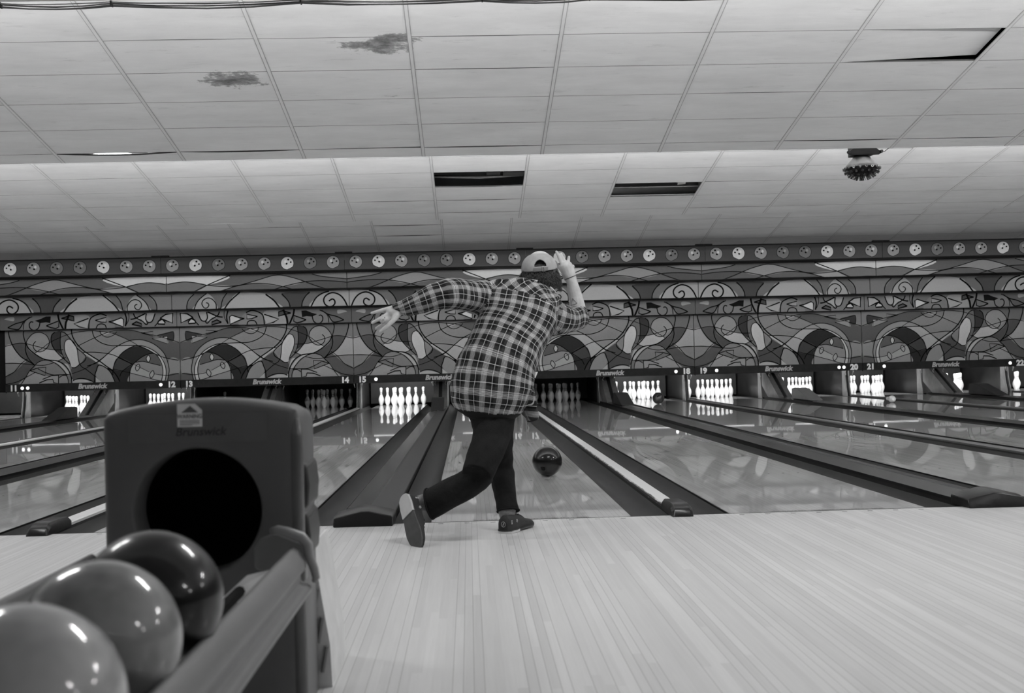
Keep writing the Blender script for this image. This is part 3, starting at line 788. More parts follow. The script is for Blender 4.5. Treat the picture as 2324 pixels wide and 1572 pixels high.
# ------------------------------------------------------------------ lanes, gutters, dividers
m_lane = wood('lane_maple', lin(208), lin(172), 0.0270, 0.06, 0.30, 1.0, 0.022, 5.0, 0.10)
m_gut = S('gutter_plastic', 0.018, rough=0.45, var=0.3, scale=3.0)
m_lip = S('black_lane_edge', 0.006, rough=0.4)
m_mark = S('lane_arrow_ink', 0.02, rough=0.4)
NUM = {7: 'seven', 8: 'eight', 9: 'nine', 10: 'ten', 11: 'eleven', 12: 'twelve', 13: 'thirteen', 14: 'fourteen', 15: 'fifteen', 16: 'sixteen', 17: 'seventeen', 18: 'eighteen', 19: 'nineteen', 20: 'twenty', 21: 'twenty-one', 22: 'twenty-two', 23: 'twenty-three', 24: 'twenty-four', 25: 'twenty-five'}
LANES = list(range(9, 25))
for n in LANES:
    x0, x1 = lane_x(n)
    xc = (x0 + x1) / 2
    r_ = thing('bowling_lane', (xc, 0, 0), 'polished wooden bowling lane that ends below the number %s' % NUM[n], 'bowling lane', 'bowling lanes')
    b = MB()
    b.box(x0, x1, 0.002, 19.15, -0.07, 0.0, 0)
    b.box(x0 - 0.004, x0, 0.002, 19.15, -0.07, -0.0015, 1)
    b.box(x1, x1 + 0.004, 0.002, 19.15, -0.07, -0.0015, 1)
    for i in range(-3, 4):
        ax, ay = xc + i * 0.1355, 4.72 - abs(i) * 0.31
        b.add([(ax - 0.014, ay - 0.15, 0.0012), (ax + 0.014, ay - 0.15, 0.0012), (ax, ay, 0.0012)], [(0, 1, 2)], 2)
    for i in (-4, -3, -2, -1, 1, 2, 3, 4):
        b.lathe([(0.008, 0.0006), (0.008, 0.0012)], (xc + i * 0.105, 2.05, 0), 10, 2)
    b.build('lane_bed', [m_lane, m_lip, m_mark], r_)
    for s in (-1, 1):
        e = x0 - 0.008 if s < 0 else x1 + 0.008
        wide = (n % 2 == 1) == (s > 0)
        gw = (LB - 0.145 if wide else LA - 0.048) - 0.012
        prof = []
        for k in range(13):
            t = k / 12
            x = e + s * (0.006 + (gw - 0.012) * t)
            prof.append((x, -0.018 - 0.062 * math.sin(PI * t) ** 0.8))
        poly = [(e, -0.010)] + prof + [(e + s * gw, -0.010)]
        low = [(px, pz - 0.006) for px, pz in reversed(poly)]
        b = MB()
        b.prism_y(poly + low, 0.004, 19.3)
        b.build('gutter', m_gut, r_, smooth='auto')
    if 13 <= n <= 20:
        vs, fs = text_mesh('SLIP HAZARD - DO NOT CROSS FOUL LINE', 0.034, 0.0, 0.0006)
        b = MB()
        b.add([(xc + vx * 0.92, 0.012 + vy, 0.0012) for vx, vy in vs], fs)
        b.build('warning_text', m_mark, r_)
b = MB(); b.box(-XW, XW, -0.006, 0.002, -0.02, 0.0008); struct(b.build('trim_4', m_lip))
# small slots in the approach just before the foul line
b = MB()
for n in LANES:
    x0, x1 = lane_x(n)
    for i in range(8):
        ax = x0 + 0.05 + i * (LW - 0.1) / 7
        b.box(ax - 0.013, ax + 0.013, -0.062, -0.055, -0.001, 0.0008)
struct(b.build('trim_5', m_mark))

def chipped_white(v=lin(205)):
    n = NT('chipped_white_paint')
    o, x, y, z = n.obj()
    ed = n.ramp(n.math('ADD', n.math('MULTIPLY', x, 10.0), 0.5), [(0.0, 1.0), (0.35, 0.0)])
    nz = n.noise(n.comb(n.math('MULTIPLY', x, 30.0), n.math('MULTIPLY', y, 9.0), n.math('MULTIPLY', z, 20.0)), 1.0, 6.0, 0.8)
    f = n.math('GREATER_THAN', n.math('ADD', n.math('MULTIPLY', ed, 0.62), nz), 0.97)
    mx = n.n('ShaderNodeMix', data_type='RGBA')
    n.link(f, mx.inputs[0])
    mx.inputs[6].default_value = rgba(v)
    mx.inputs[7].default_value = rgba(0.04)
    n.base(mx.outputs[2])
    n.b.inputs['Roughness'].default_value = 0.35
    return n.m
m_cap = chipped_white()
m_capg = S('grey_cap_plastic', 0.14, rough=0.3)
m_capside = S('divider_side_board', 0.05, rough=0.5)
m_endcap = S('black_glossy_rubber', 0.008, rough=0.3, spec=0.8, bump=0.3, bscale=40)
m_alu = S('brushed_aluminium', 0.55, rough=0.3, metal=0.9)
SIDE = {-3: ('11', 'left of the lane 11'), }
for k in range(-3, 4):
    x = k * P
    lab = 'narrow lane divider with a %s cap between lanes %s and %s' % (('light chipped' if k < 1 else 'thin grey'), NUM[16 + 2 * k], NUM[17 + 2 * k])
    r_ = thing('lane_divider', (x, 0, 0), lab, 'lane divider', 'narrow lane dividers')
    hw = 0.043
    b = MB(); b.box(x - hw, x + hw, 0.02, 17.3, -0.12, 0.006); b.build('side_board', m_capside, r_)
    b = MB(); b.prism_y([(x - hw - 0.004, 0.004), (x + hw + 0.004, 0.004), (x + hw + 0.004, 0.018), (x + hw - 0.006, 0.024), (x - hw + 0.006, 0.024), (x - hw - 0.004, 0.018)], 0.22, 17.2)
    b.build('cap', m_cap if k < 1 else m_capg, r_)
    b = MB()
    rings = []
    for yy, w, zt in ((0.30, 0.052, 0.045), (0.27, 0.056, 0.056), (0.05, 0.058, 0.062), (-0.02, 0.058, 0.056), (-0.055, 0.056, 0.036), (-0.075, 0.054, 0.004)):
        rings.append([(x - w, yy, -0.0), (x - w, yy, zt * 0.65), (x - w * 0.72, yy, zt), (x + w * 0.72, yy, zt), (x + w, yy, zt * 0.65), (x + w, yy, -0.0)])
    b.loft(rings)
    o = b.build('end_cap', m_endcap, r_, smooth='auto'); bevel(o, 0.004)

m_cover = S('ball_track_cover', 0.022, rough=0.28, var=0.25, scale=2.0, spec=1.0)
m_cover_lit = S('ball_track_cover_lit', 0.042, rough=0.2, var=0.25, scale=2.0, spec=1.2)  # left facet's brighter reflection put into a lighter cover colour
m_lift = S('sheet_metal', 0.22, rough=0.42, metal=0.55, var=0.3, scale=5.0)
m_belt = S('rubber_belt', 0.02, rough=0.7)
for k in range(-4, 4):
    x = (k + 0.5) * P
    a, c = 17 + 2 * k, 18 + 2 * k
    r_ = thing('ball_track', (x, 0, 0), 'wide covered ball return track between lanes %s and %s' % (NUM[a], NUM[c]), 'ball track', 'covered ball tracks')
    hw = 0.14
    b = MB(); b.box(x - hw + 0.004, x + hw - 0.004, 0.02, 17.3, -0.12, 0.02); b.build('side_board', S('track_side_board', 0.035, rough=0.45), r_)
    b = MB()
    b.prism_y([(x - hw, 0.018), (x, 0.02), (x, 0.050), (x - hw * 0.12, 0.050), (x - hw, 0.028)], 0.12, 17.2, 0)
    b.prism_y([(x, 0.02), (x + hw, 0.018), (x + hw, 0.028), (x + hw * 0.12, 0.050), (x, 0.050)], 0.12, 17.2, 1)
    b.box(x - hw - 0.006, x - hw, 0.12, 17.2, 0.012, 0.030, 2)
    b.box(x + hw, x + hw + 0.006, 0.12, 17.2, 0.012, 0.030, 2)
    b.build('track_cover', [m_cover_lit, m_cover, m_lip], r_)
    b = MB()
    w = 0.158
    rings = []
    for yy, zz_ in ((0.14, 1.0), (-0.02, 1.0), (-0.07, 0.86), (-0.09, 0.1)):
        f = 1.0 if yy > -0.05 else 0.97
        rings.append([(x - w * f, yy, 0.0), (x - w * f, yy, 0.048 * zz_), (x - w * 0.93 * f, yy, 0.056 * zz_), (x - 0.01, yy, 0.088 * zz_), (x + 0.03, yy, 0.088 * zz_), (x + w * 0.93 * f, yy, 0.060 * zz_), (x + w * f, yy, 0.05 * zz_), (x + w * f, yy, 0.0)])
    b.loft(rings)
    o = b.build('end_cap', m_endcap, r_, smooth='auto'); bevel(o, 0.004)
    b = MB()
    b.prism_x([(14.15, 0.045), (15.35, 0.045), (15.35, 0.235), (15.22, 0.25), (15.0, 0.238)], x - 0.115, x + 0.115)
    o = b.build('ramp_block', S('ramp_block_pale', 0.16, rough=0.4) if k == 1 else S('ramp_block_dark', 0.03, rough=0.5), r_)
    bevel(o, 0.01)
    b = MB()
    for sx in (-1, 1):
        xa = x + sx * 0.135
        b.prism_x([(16.15, 0.03), (17.0, 0.03), (17.47, 0.25), (17.47, 0.60), (17.33, 0.60)], min(xa, xa - sx * 0.10), max(xa, xa - sx * 0.10), 0)
    b.prism_x([(16.22, 0.03), (17.0, 0.03), (17.46, 0.25), (17.46, 0.60), (17.40, 0.60)], x - 0.036, x + 0.036, 1)
    b.build('ball_lift', [m_lift, m_belt], r_)
    for sx in (-1, 1):
        b = MB()
        xx = x + sx * 0.10
        b.tube([(xx, 17.0, 0.54), (xx + 0.01, 17.0, 0.50), (xx - 0.012, 17.0, 0.47), (xx + 0.008, 17.0, 0.43)], 0.012, 6)
        b.build('chain', m_alu, r_)

# ------------------------------------------------------------------ pit: side walls, curtains, pin lights
m_kick = S('kickback_board', 0.012, rough=0.28, var=0.7, scale=4.0, spec=0.8)
LIT = {10, 11, 12, 15, 16, 18, 19, 20, 21, 22, 23, 24, 9}
for j in range(-8, 9):
    x = j * P / 2
    wide = j % 2 != 0
    hw = 0.13 if wide else 0.034
    la = 16 + j
    if la < 8 or la > 24:
        continue
    r_ = thing('pit_divider', (x, 18.6, 0), '%s dark upright divider of the pin pit between lanes %s and %s' % ('wide' if wide else 'narrow', NUM[la], NUM[la + 1]), 'pit divider', 'pin pit dividers')
    b = MB(); b.box(x - hw, x + hw, 17.75, 20.1, -0.12, 0.95); b.build('side_panel', m_kick, r_)
    b = MB()
    # curved metal flange at the front edge, wider towards its foot
    for sx in (-1, 1):
        xa = x + sx * (hw - 0.002)
        pts = [(17.78, -0.02), (17.48, -0.02), (17.49, 0.06), (17.54, 0.18), (17.58, 0.32), (17.60, 0.55), (17.60, 0.95), (17.78, 0.95)]
        b.prism_x(pts, min(xa, xa + sx * 0.012), max(xa, xa + sx * 0.012))
    b.box(x - hw, x + hw, 17.70, 17.752, 0.0, 0.95)
    b.build('front_flange', m_lift, r_)
    for sx in (-1, 1):
        b = MB(); xx = x + sx * (hw + 0.03)
        b.tube([(xx, 17.45, 0.60), (xx, 17.45, 0.52), (xx + 0.02 * sx, 17.45, 0.49), (xx, 17.45, 0.42)], [0.012, 0.016, 0.014, 0.006], 6)
        b.build('hook', m_alu, r_)
m_curtain = S('pit_curtain', 0.022, rough=0.45, var=0.3, scale=3.0)
m_tube_on = emit('pin_tube_glow', 0.7)
m_tube_off = S('pin_tube_off', 0.25, rough=0.3)
for n in range(9, 25):
    x0, x1 = lane_x(n)
    xc = (x0 + x1) / 2
    r_ = thing('pit_curtain', (xc, 19.75, 0), 'dark padded curtain hanging behind the pins of lane %s' % NUM[n], 'pit curtain', 'pit curtains')
    b = MB(); b.box(x0 - 0.2, x1 + 0.2, 19.72, 19.78, 0.02, 0.92); b.build('curtain', m_curtain, r_)
    b = MB(); b.box(x0 - 0.2, x1 + 0.2, 19.68, 19.72, 0.70, 0.74); b.build('hanging_rail', m_lift, r_)
    on = n in LIT
    r_ = thing('pin_light', (xc, 17.05, 0.55), '%s tube lamp under the sign above the pins of lane %s' % ('glowing' if on else 'unlit', NUM[n]), 'tube lamp', 'pin deck lamps')
    b = MB(); b.tube([(xc - 0.46, 17.05, 0.535), (xc + 0.46, 17.05, 0.535)], 0.016, 8); b.build('tube', m_tube_on if on else m_tube_off, r_)
    b = MB(); b.box(xc - 0.5, xc + 0.5, 17.0, 17.10, 0.555, 0.60); b.box(xc - 0.4, xc - 0.37, 16.66, 17.0, 0.565, 0.59); b.box(xc + 0.37, xc + 0.4, 16.66, 17.0, 0.565, 0.59); b.build('fixture', m_capside, r_)
    if on:
        area('pin_deck_light', (xc, 17.35, 0.98), (0, 1.0, -0.62), 1.0, 0.10, 34.0, math.radians(150))
        area('pin_deck_light', (xc, 18.9, 1.5), (0, -0.1, -1), 0.9, 0.2, 10.0, math.radians(130))

# ------------------------------------------------------------------ pins
PIN = [(0.0286, 0.0), (0.0318, 0.006), (0.0345, 0.019), (0.0415, 0.038), (0.0497, 0.057), (0.0560, 0.079), (0.0595, 0.100), (0.0605, 0.114), (0.0598, 0.128), (0.0565, 0.149), (0.0508, 0.168), (0.0435, 0.184), (0.0352, 0.203), (0.0285, 0.219), (0.0248, 0.235), (0.0233, 0.249), (0.0228, 0.254), (0.0233, 0.268), (0.0249, 0.286), (0.0280, 0.310), (0.0312, 0.330), (0.0323, 0.343), (0.0314, 0.356), (0.0270, 0.369), (0.0180, 0.378), (0.0060, 0.381), (0.0005, 0.3812)]
m_pin = S('white_pin_plastic', 0.78, rough=0.3, var=0.06, scale=12.0, coat=0.3)
m_stripe = S('pin_stripe_ink', 0.10, rough=0.3)
m_pinbase = S('pin_base_ring', 0.03, rough=0.6)
b = MB(); b.lathe(PIN, seg=20)
pin0 = thing('bowling_pin', (0, 0, 0), '', 'bowling pin')
pb = b.build('pin_body', m_pin, pin0, smooth=True, local=True)
b = MB()
b.lathe([(0.0262, 0.2265), (0.0256, 0.2355), (0.0250, 0.2360)], seg=20)
b.lathe([(0.0239, 0.262), (0.0246, 0.270), (0.0240, 0.2705)], seg=20)
pn = b.build('neck_stripes', m_stripe, pin0, smooth=True, local=True)
ROWS = ('head pin at the front', 'second row', 'third row', 'back row')
used = [False]
def put_pin(loc, label, group, rot=None):
    if not used[0]:
        r_ = pin0
        used[0] = True
    else:
        r_ = pin0.copy(); COL.objects.link(r_)
        for ch in (pb, pn):
            c_ = ch.copy(); c_.parent = r_; COL.objects.link(c_)
    r_.location = loc
    if rot:
        r_.rotation_euler = rot
    else:
        r_.rotation_euler = (0, 0, random.uniform(0, 6))
    r_['label'] = label
    r_['group'] = group
    return r_
for n in [11, 12, 14, 15, 16, 17, 18, 19, 20, 21, 22, 23]:
    x0, x1 = lane_x(n)
    xc = (x0 + x1) / 2
    for row in range(4):
        for i in range(row + 1):
            px = xc + (i - row / 2) * 0.3048
            py = 18.288 + row * 0.264
            if row == 0:
                lab = 'white head pin at the front of the lane %s rack' % NUM[n]
            elif row == 1:
                lab = 'white pin on the %s of the second row of the lane %s rack' % (('left', 'right')[i], NUM[n])
            elif row == 2:
                lab = 'white pin on the %s of the third row of the lane %s rack' % (('left', 'middle', 'right')[i], NUM[n])
            else:
                lab = 'white pin %s of the back row of the lane %s rack' % (('at the left end', 'second from left', 'third from left', 'at the right end')[i], NUM[n])
            put_pin((px + random.uniform(-0.004, 0.004), py, 0.0), lab, 'bowling pins racked on lane %d' % n)
x0, x1 = lane_x(13)
put_pin(((x0 + x1) / 2 - 0.457, 19.08, 0), 'only pin left standing on unlit lane thirteen', 'single bowling pins')
x0, x1 = lane_x(10)
put_pin(((x0 + x1) / 2 + 0.33, 19.0, 0), 'lone white pin left standing at the far left, beyond lane eleven', 'single bowling pins')
put_pin((6.07, 13.35, 0.0620), 'white pin lying on its side on the boards of lane twenty', 'single bowling pins', (math.radians(90), 0, math.radians(176)))

# ------------------------------------------------------------------ masking units (painted panels over the pins)
GREYS = {}
def ink(v):
    v = int(round(v / 6.0) * 6)
    if v not in GREYS:
        l = lin(v) * 1.0
        GREYS[v] = simple('panel_ink_%d' % v, l, rough=0.6, var=0.04, scale=30.0, spec=0.12)
    return GREYS[v]
INK_GAIN = 1.20
def clip_poly(pts, x0, x1, z0, z1):
    def cl(ps, f, g):
        out = []
        for i in range(len(ps)):
            a, c = ps[i - 1], ps[i]
            fa, fc = f(a), f(c)
            if (fa >= 0) != (fc >= 0):
                t = fa / (fa - fc)
                out.append((a[0] + (c[0] - a[0]) * t, a[1] + (c[1] - a[1]) * t))
            if fc >= 0:
                out.append(c)
        return out
    for f in (lambda q: q[0] - x0, lambda q: x1 - q[0], lambda q: q[1] - z0, lambda q: z1 - q[1]):
        pts = cl(pts, f, None)
        if len(pts) < 3:
            return []
    return pts

def art(b, data, mirror, x0, y, z0, z1, mats):
    """flat printed artwork: filled shapes then dark outlines, each in its own thin layer"""
    fills, strokes = data
    def mi(v):
        m = ink(v * INK_GAIN)
        if m not in mats:
            mats.append(m)
        return mats.index(m)
    lay = 0
    for g, pts, sharp in fills:
        q = [(a, c) for a, c in (pts if sharp or len(pts) < 4 else [(w.x, w.y) for w in spline(pts, 5, True)])]
        q = clip_poly(q, 0.006, P - 0.006, z0, z1)
        if len(q) < 3:
            continue
        lay += 1
        yy = y - 0.0006 - 0.00022 * lay
        vs = [(x0 + (P - a if mirror else a), yy, c) for a, c in q]
        # triangulate through a bmesh-free fan is unsafe for concave shapes: use polygon tessellation
        from mathutils.geometry import tessellate_polygon
        tris = tessellate_polygon([[Vector((a, c, 0)) for a, c in q]])
        b.add(vs, tris, mi(g))
    yy = y - 0.0006 - 0.00022 * (lay + 2)
    mk = mats.index(m_outline)
    for k, (w, pts, sharp) in enumerate(strokes):
        q = [Vector((a[0], a[1])) for a in pts] if sharp or len(pts) < 3 else [Vector((a.x, a.y)) for a in spline([(p_[0], p_[1], 0) for p_ in pts], 6)]
        if not sharp and len(pts) > 3 and tuple(pts[0]) == tuple(pts[-1]):
            q = [Vector((a.x, a.y)) for a in spline([(p_[0], p_[1], 0) for p_ in pts[:-1]], 6, True)]
            q.append(q[0].copy())
        L = len(q)
        vs, ok = [], []
        w = w * 1.75
        for i in range(L):
            d = (q[min(i + 1, L - 1)] - q[max(i - 1, 0)])
            if d.length < 1e-6:
                d = Vector((1, 0))
            d.normalize()
            nrm = Vector((-d.y, d.x)) * (w * 0.5)
            for s in (1, -1):
                c = q[i] + nrm * s
                cx = min(max(c.x, 0.006), P - 0.006)
                cz = min(max(c.y, z0), z1)
                vs.append((x0 + (P - cx if mirror else cx), yy - 0.00004 * k, cz))
        b.add(vs, [(2 * i, 2 * i + 1, 2 * i + 3, 2 * i + 2) for i in range(L - 1)], mk)

m_outline = S('panel_outline_ink', 0.003, rough=0.7, spec=0.1)
m_shelf = S('black_step_board', 0.005, rough=0.8)
m_strip = S('sign_strip', lin(42), rough=0.5, spec=0.2)
m_white = S('sign_white', 0.85, rough=0.4)
m_sil = S('sign_silver', lin(175), rough=0.4)
m_dot_on = emit('indicator_on', 1.3)
m_dot_off = S('indicator_off', 0.012, rough=0.3)
m_balls = {'l': lin(178), 'm': lin(140), 'd': lin(100)}
BANDS = [(15.34, 2.6196, 2.915), (15.71, 2.318, 2.622), (16.07, 2.003, 2.320), (16.42, 1.7005, 2.005), (16.63, 0.519, 1.703)]
DOTS = {11: (1, 1), 12: (0, 1), 13: (0, 0), 14: (0, 0), 15: (0, 1), 16: (0, 0), 17: (0, 0), 18: (0, 1), 19: (0, 1), 20: (1, 1), 21: (0, 1), 22: (0, 1)}
TONES = ['mdlmmdlm', 'mlmddlmm']
for k in range(-4, 4):
    x0 = k * P
    left, right = 17 + 2 * k, 18 + 2 * k
    mirror = (k % 2 == 0)
    r_ = thing('masking_unit', (x0 + P / 2, 16.6, 0.5), 'stepped masking panels painted with swirls above lanes %s and %s' % (NUM[left], NUM[right]), 'masking panel', 'painted masking units')
    # top fascia with bowling-ball discs
    y, z0, z1 = BANDS[0]
    b = MB(); mats = [ink(60), m_outline, m_white]
    b.box(x0 + 0.004, x0 + P - 0.004, y, y + 0.03, z0, z1, 0)
    tones = TONES[k % 2]
    for i in range(8):
        cx, cz, R_ = x0 + (i + 0.5) * P / 8, (z0 + z1) / 2 - 0.0, 0.113
        tone = tones[i if not mirror else 7 - i]
        mt = ink({'l': 165, 'm': 122, 'd': 88}[tone])
        mth = ink({'l': 185, 'm': 165, 'd': 118}[tone])
        for m_ in (mt, mth):
            if m_ not in mats:
                mats.append(m_)
        sgn = 1 if mirror else -1
        def disc(dx, dz, rx, rz, lay, mi, ang=0.0, notch=False, n=28):
            vs = []
            for j in range(n):
                t = 2 * PI * j / n
                rr = 1.0
                if notch and 0.62 < (t % (2 * PI)) / (2 * PI) < 0.72:
                    rr = 0.91
                ex, ez = math.cos(t) * rx * rr, math.sin(t) * rz * rr
                vs.append((cx - sgn * (dx + ex * math.cos(ang) - ez * math.sin(ang)), y - 0.0006 * lay, cz + dz + ex * math.sin(ang) + ez * math.cos(ang)))
            b.add(vs, [tuple(range(n))], mi)
        disc(0, 0, R_ + 0.009, R_ + 0.009, 1, 1, notch=True)
        disc(0, 0, R_, R_, 2, mats.index(mt), notch=True)
        disc(0.035, 0.028, 0.022, 0.028, 3, mats.index(mth))
        disc(-0.02, 0.065, 0.019, 0.017, 3, 1, 0.4)
        disc(-0.065, 0.018, 0.017, 0.015, 3, 1, -0.3)
        disc(0.012, -0.010, 0.019, 0.016, 3, 1, -0.5)
    b.build('ball_fascia', mats, r_)
    b = MB()
    for i in range(4):
        ya, yb, zb = BANDS[i][0], BANDS[i + 1][0], BANDS[i][1]
        b.box(x0 + 0.002, x0 + P - 0.002, ya + 0.0, yb + 0.02, zb - 0.006, zb + 0.008)
    b.box(x0 + 0.002, x0 + P - 0.002, 15.30, 15.40, 2.913, 2.930)
    b.build('step_board', m_shelf, r_)
    b = MB(); b.box(x0 + 0.002, x0 + 0.14, 15.33, 15.42, 2.93, 2.955); b.build('bracket', m_shelf, r_)
    b = MB(); b.box(x0 + P - 0.17, x0 + P - 0.002, 15.33, 15.42, 2.93, 2.955); b.build('bracket', m_shelf, r_)
    for bi, data in ((1, ART2), (2, ART3), (3, ART4), (4, ART5)):
        y, z0, z1 = BANDS[bi]
        if bi == 4:
            z0 = 0.668
        if k == -4 and bi == 4:
            b = MB(); b.box(x0 + 0.006, x0 + P - 0.006, 16.63, 16.66, 0.519, 1.703)
            b.build('blank_panel', m_shelf, r_)
            continue
        mats = [ink({1: 82, 2: 98, 3: 108, 4: 118}[bi]), m_outline]
        b = MB()
        b.box(x0 + 0.006, x0 + P - 0.006, y, y + 0.03, z0, z1, 0)
        art(b, data, mirror, x0, y, z0, z1, mats)
        flip_free_name = 'painted_panel'
        me = bpy.data.meshes.new(flip_free_name)
        off = r_.location
        me.from_pydata([(v[0] - off.x, v[1] - off.y, v[2] - off.z) for v in b.v], [], b.f)
        for m_ in mats:
            me.materials.append(m_)
        me.polygons.foreach_set('material_index', b.m)
        o = bpy.data.objects.new(flip_free_name, me); COL.objects.link(o); o.parent = r_
    # number strip
    if k == -4:
        r_['label'] = 'upper masking bands at the far left edge, above a blank black panel'
        continue
    y = 16.61
    b = MB(); b.box(x0 + 0.006, x0 + P - 0.006, y, 16.66, 0.519, 0.668)
    st = b.build('number_strip', m_strip, r_)
    def put(text, cx, size, shear, bold, m_, name, cz=0.592):
        vs, fs = text_mesh(text, size, shear, bold)
        zz_ = [v[1] for v in vs]
        mid = (max(zz_) + min(zz_)) / 2
        q = MB(); q.add([(x0 + cx + vx, y - 0.002, cz + vz - mid) for vx, vz in vs], fs)
        q.build(name, m_, r_)
    put(str(left), 0.048 * P, 0.150, 0.0, 0.0085, m_white, 'lane_number')
    put(str(right), 0.948 * P, 0.150, 0.0, 0.0085, m_white, 'lane_number')
    put('Brunswick', 0.495 * P, 0.128, 0.22, 0.0062, m_sil, 'brand_lettering', 0.598)
    for n, us in ((left, (0.097, 0.128)), (right, (0.887, 0.858))):
        d = DOTS.get(n, (0, 0))
        for q_, u in enumerate(us if n == left else us):
            on = d[q_] if n == left else (d[1 - q_] if False else (d[1] if q_ == 0 else d[0]))
            b = MB()
            cx, cz, R_ = x0 + u * P, 0.590, 0.0315 if on else 0.026
            b.add([(cx + R_ * math.cos(2 * PI * j / 18), y - 0.003, cz + R_ * math.sin(2 * PI * j / 18)) for j in range(18)] + [(cx + R_ * math.cos(2 * PI * j / 18), y + 0.01, cz + R_ * math.sin(2 * PI * j / 18)) for j in range(18)],
                  [tuple(range(18))] + [(j, (j + 1) % 18, 18 + (j + 1) % 18, 18 + j) for j in range(18)])
            b.build('indicator_light', m_dot_on if on else m_dot_off, r_)
    # joint bar to the next unit
    b = MB(); b.box(x0 + 0.0005, x0 + 0.012, 16.636, 16.66, 0.50, 1.70); b.build('joint_bar', m_shelf, r_)

# ------------------------------------------------------------------ balls
def ball_mat(name, v, var, coat=1.0, rough=0.3, streak=False):
    n = NT(name)
    o, x, y, z = n.obj()
    nz = n.noise(o, 9.0 if not streak else 5.0, 3.0, 0.55)
    n.base(n.ramp(nz, [(0.32, v * (1 - var)), (0.68, v * (1 + var))]))
    n.b.inputs['Roughness'].default_value = rough
    n.b.inputs['Specular IOR Level'].default_value = 0.2
    n.b.inputs['Coat Weight'].default_value = coat
    n.b.inputs['Coat Roughness'].default_value = 0.07
    return n.m
m_hole = S('finger_hole', 0.004, rough=0.8)
def bowling_ball(loc, R_, mat, label, holes, group=None):
    """solid ball with three drilled holes; holes = list of directions"""
    r_ = thing('bowling_ball', loc, label, 'bowling ball', group)
    bm = bmesh.new()
    bmesh.ops.create_icosphere(bm, subdivisions=5, radius=R_)
    for d in holes:
        d = Vector(d).normalized()
        hr = 0.0135 if R_ > 0.1 else 0.012
        for v in bm.verts:
            c = v.co.normalized()
            dist = (c - d).length * R_
            if dist < hr * 1.7:
                if dist < hr:
                    v.co = v.co - d * (0.028 if dist < hr * 0.8 else 0.010)
    me = bpy.data.meshes.new('ball_shell')
    bm.to_mesh(me); bm.free()
    me.materials.append(mat)
    me.polygons.foreach_set('use_smooth', [True] * len(me.polygons))
    o = bpy.data.objects.new('ball_shell', me); COL.objects.link(o); o.parent = r_
    for d in holes:
        d = Vector(d).normalized()
        b = MB()
        a = d.orthogonal().normalized(); c = d.cross(a)
        b.add([tuple(d * (R_ * 1.0006) + (a * math.cos(t) + c * math.sin(t)) * 0.0125) for t in [2 * PI * k / 18 for k in range(18)]], [tuple(range(18))])
        b.build('finger_hole', m_hole, r_, local=True)
    return r_
bowling_ball((-0.548, 2.33, 0.1085), 0.1085, ball_mat('black_ball', 0.003, 0.2, coat=0.5), 'black bowling ball rolling down lane sixteen just ahead of the bowler', [(-0.36, -0.82, -0.42), (0.2, 0.6, 0.7), (0.4, 0.5, 0.7)])
bowling_ball((2.43, 15.6, 0.109), 0.109, ball_mat('dark_ball', 0.04, 0.3), 'dark bowling ball rolling towards the pins on lane eighteen', [(-0.25, -0.85, 0.35), (-0.02, -0.86, 0.5), (-0.3, -0.7, 0.62)])
RB = 0.1085
GB = 'bowling balls waiting in the ball return'
bowling_ball((-1.598, -4.330, 0.470), RB, ball_mat('near_black_ball', 0.005, 0.3, coat=0.6), 'near black bowling ball in the ball return, farthest of the three, next to the hood', [(0.3, 0.8, 0.5)], GB)
bowling_ball((-1.607, -4.555, 0.462), RB, ball_mat('marbled_grey_ball', 0.22, 0.5), 'marbled mid grey bowling ball in the ball return, middle of the three', [(-0.5, 0.6, 0.3)], GB)
bowling_ball((-1.580, -4.905, 0.474), RB, ball_mat('pale_marbled_ball', 0.40, 0.35), 'pale marbled grey bowling ball in the ball return, nearest to the camera', [(-0.6, 0.5, 0.3)], GB)

# ------------------------------------------------------------------ ball return machine
br = thing('ball_return', (-1.735, -3.35, 0), 'dark grey ball return machine with a round hood opening and a rail rack holding balls', 'ball return')
m_hood = S('hood_plastic', 0.12, rough=0.42, var=0.08, bump=0.15, bscale=500)
m_rail = S('rail_plastic', 0.19, rough=0.42, var=0.06, bump=0.1, bscale=400)
m_padl = S('pale_guard_plastic', 0.8, rough=0.5, var=0.06)
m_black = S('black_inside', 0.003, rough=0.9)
HX, HY0, HY1 = -1.735, -3.38, -3.06
hc, hr = (-1.745, 0.493), 0.147
def hood_outline(t):
    """point on the outline of the hood front at angle t, crowned top with rounded shoulders"""
    return None
def top_z(x):
    u = (x - HX) / 0.235
    return 0.757 - 0.030 * u * u
# front plate with a round opening: ring of quads between circle and outline
N_ = 96
outer, inner = [], []
for i in range(N_):
    t = 2 * PI * i / N_
    dx, dz = math.cos(t), math.sin(t)
    # intersect with box-like outline
    hw = 0.232
    s_ = 10.0
    if abs(dx) > 1e-6:
        s_ = min(s_, ((HX + hw if dx > 0 else HX - hw) - hc[0]) / dx)
    if dz < -1e-6:
        s_ = min(s_, (0.0 - hc[1]) / dz)
    if dz > 1e-6:
        lo, hi = 0.0, 2.0
        for _ in range(30):
            md = (lo + hi) / 2
            if hc[1] + md * dz > top_z(hc[0] + md * dx):
                hi = md
            else:
                lo = md
        s_ = min(s_, lo)
    ox, oz = hc[0] + dx * s_, hc[1] + dz * s_
    # round the shoulders
    cr = 0.035
    for sx in (-1, 1):
        cxr = HX + sx * (hw - cr); czr = top_z(cxr) - cr
        if (ox - cxr) * sx > 0 and oz > czr:
            q = Vector((ox - cxr, oz - czr)); q.normalize()
            ox, oz = cxr + q.x * cr, czr + q.y * cr
    outer.append((ox, oz)); inner.append((hc[0] + dx * hr, hc[1] + dz * hr))
b = MB()
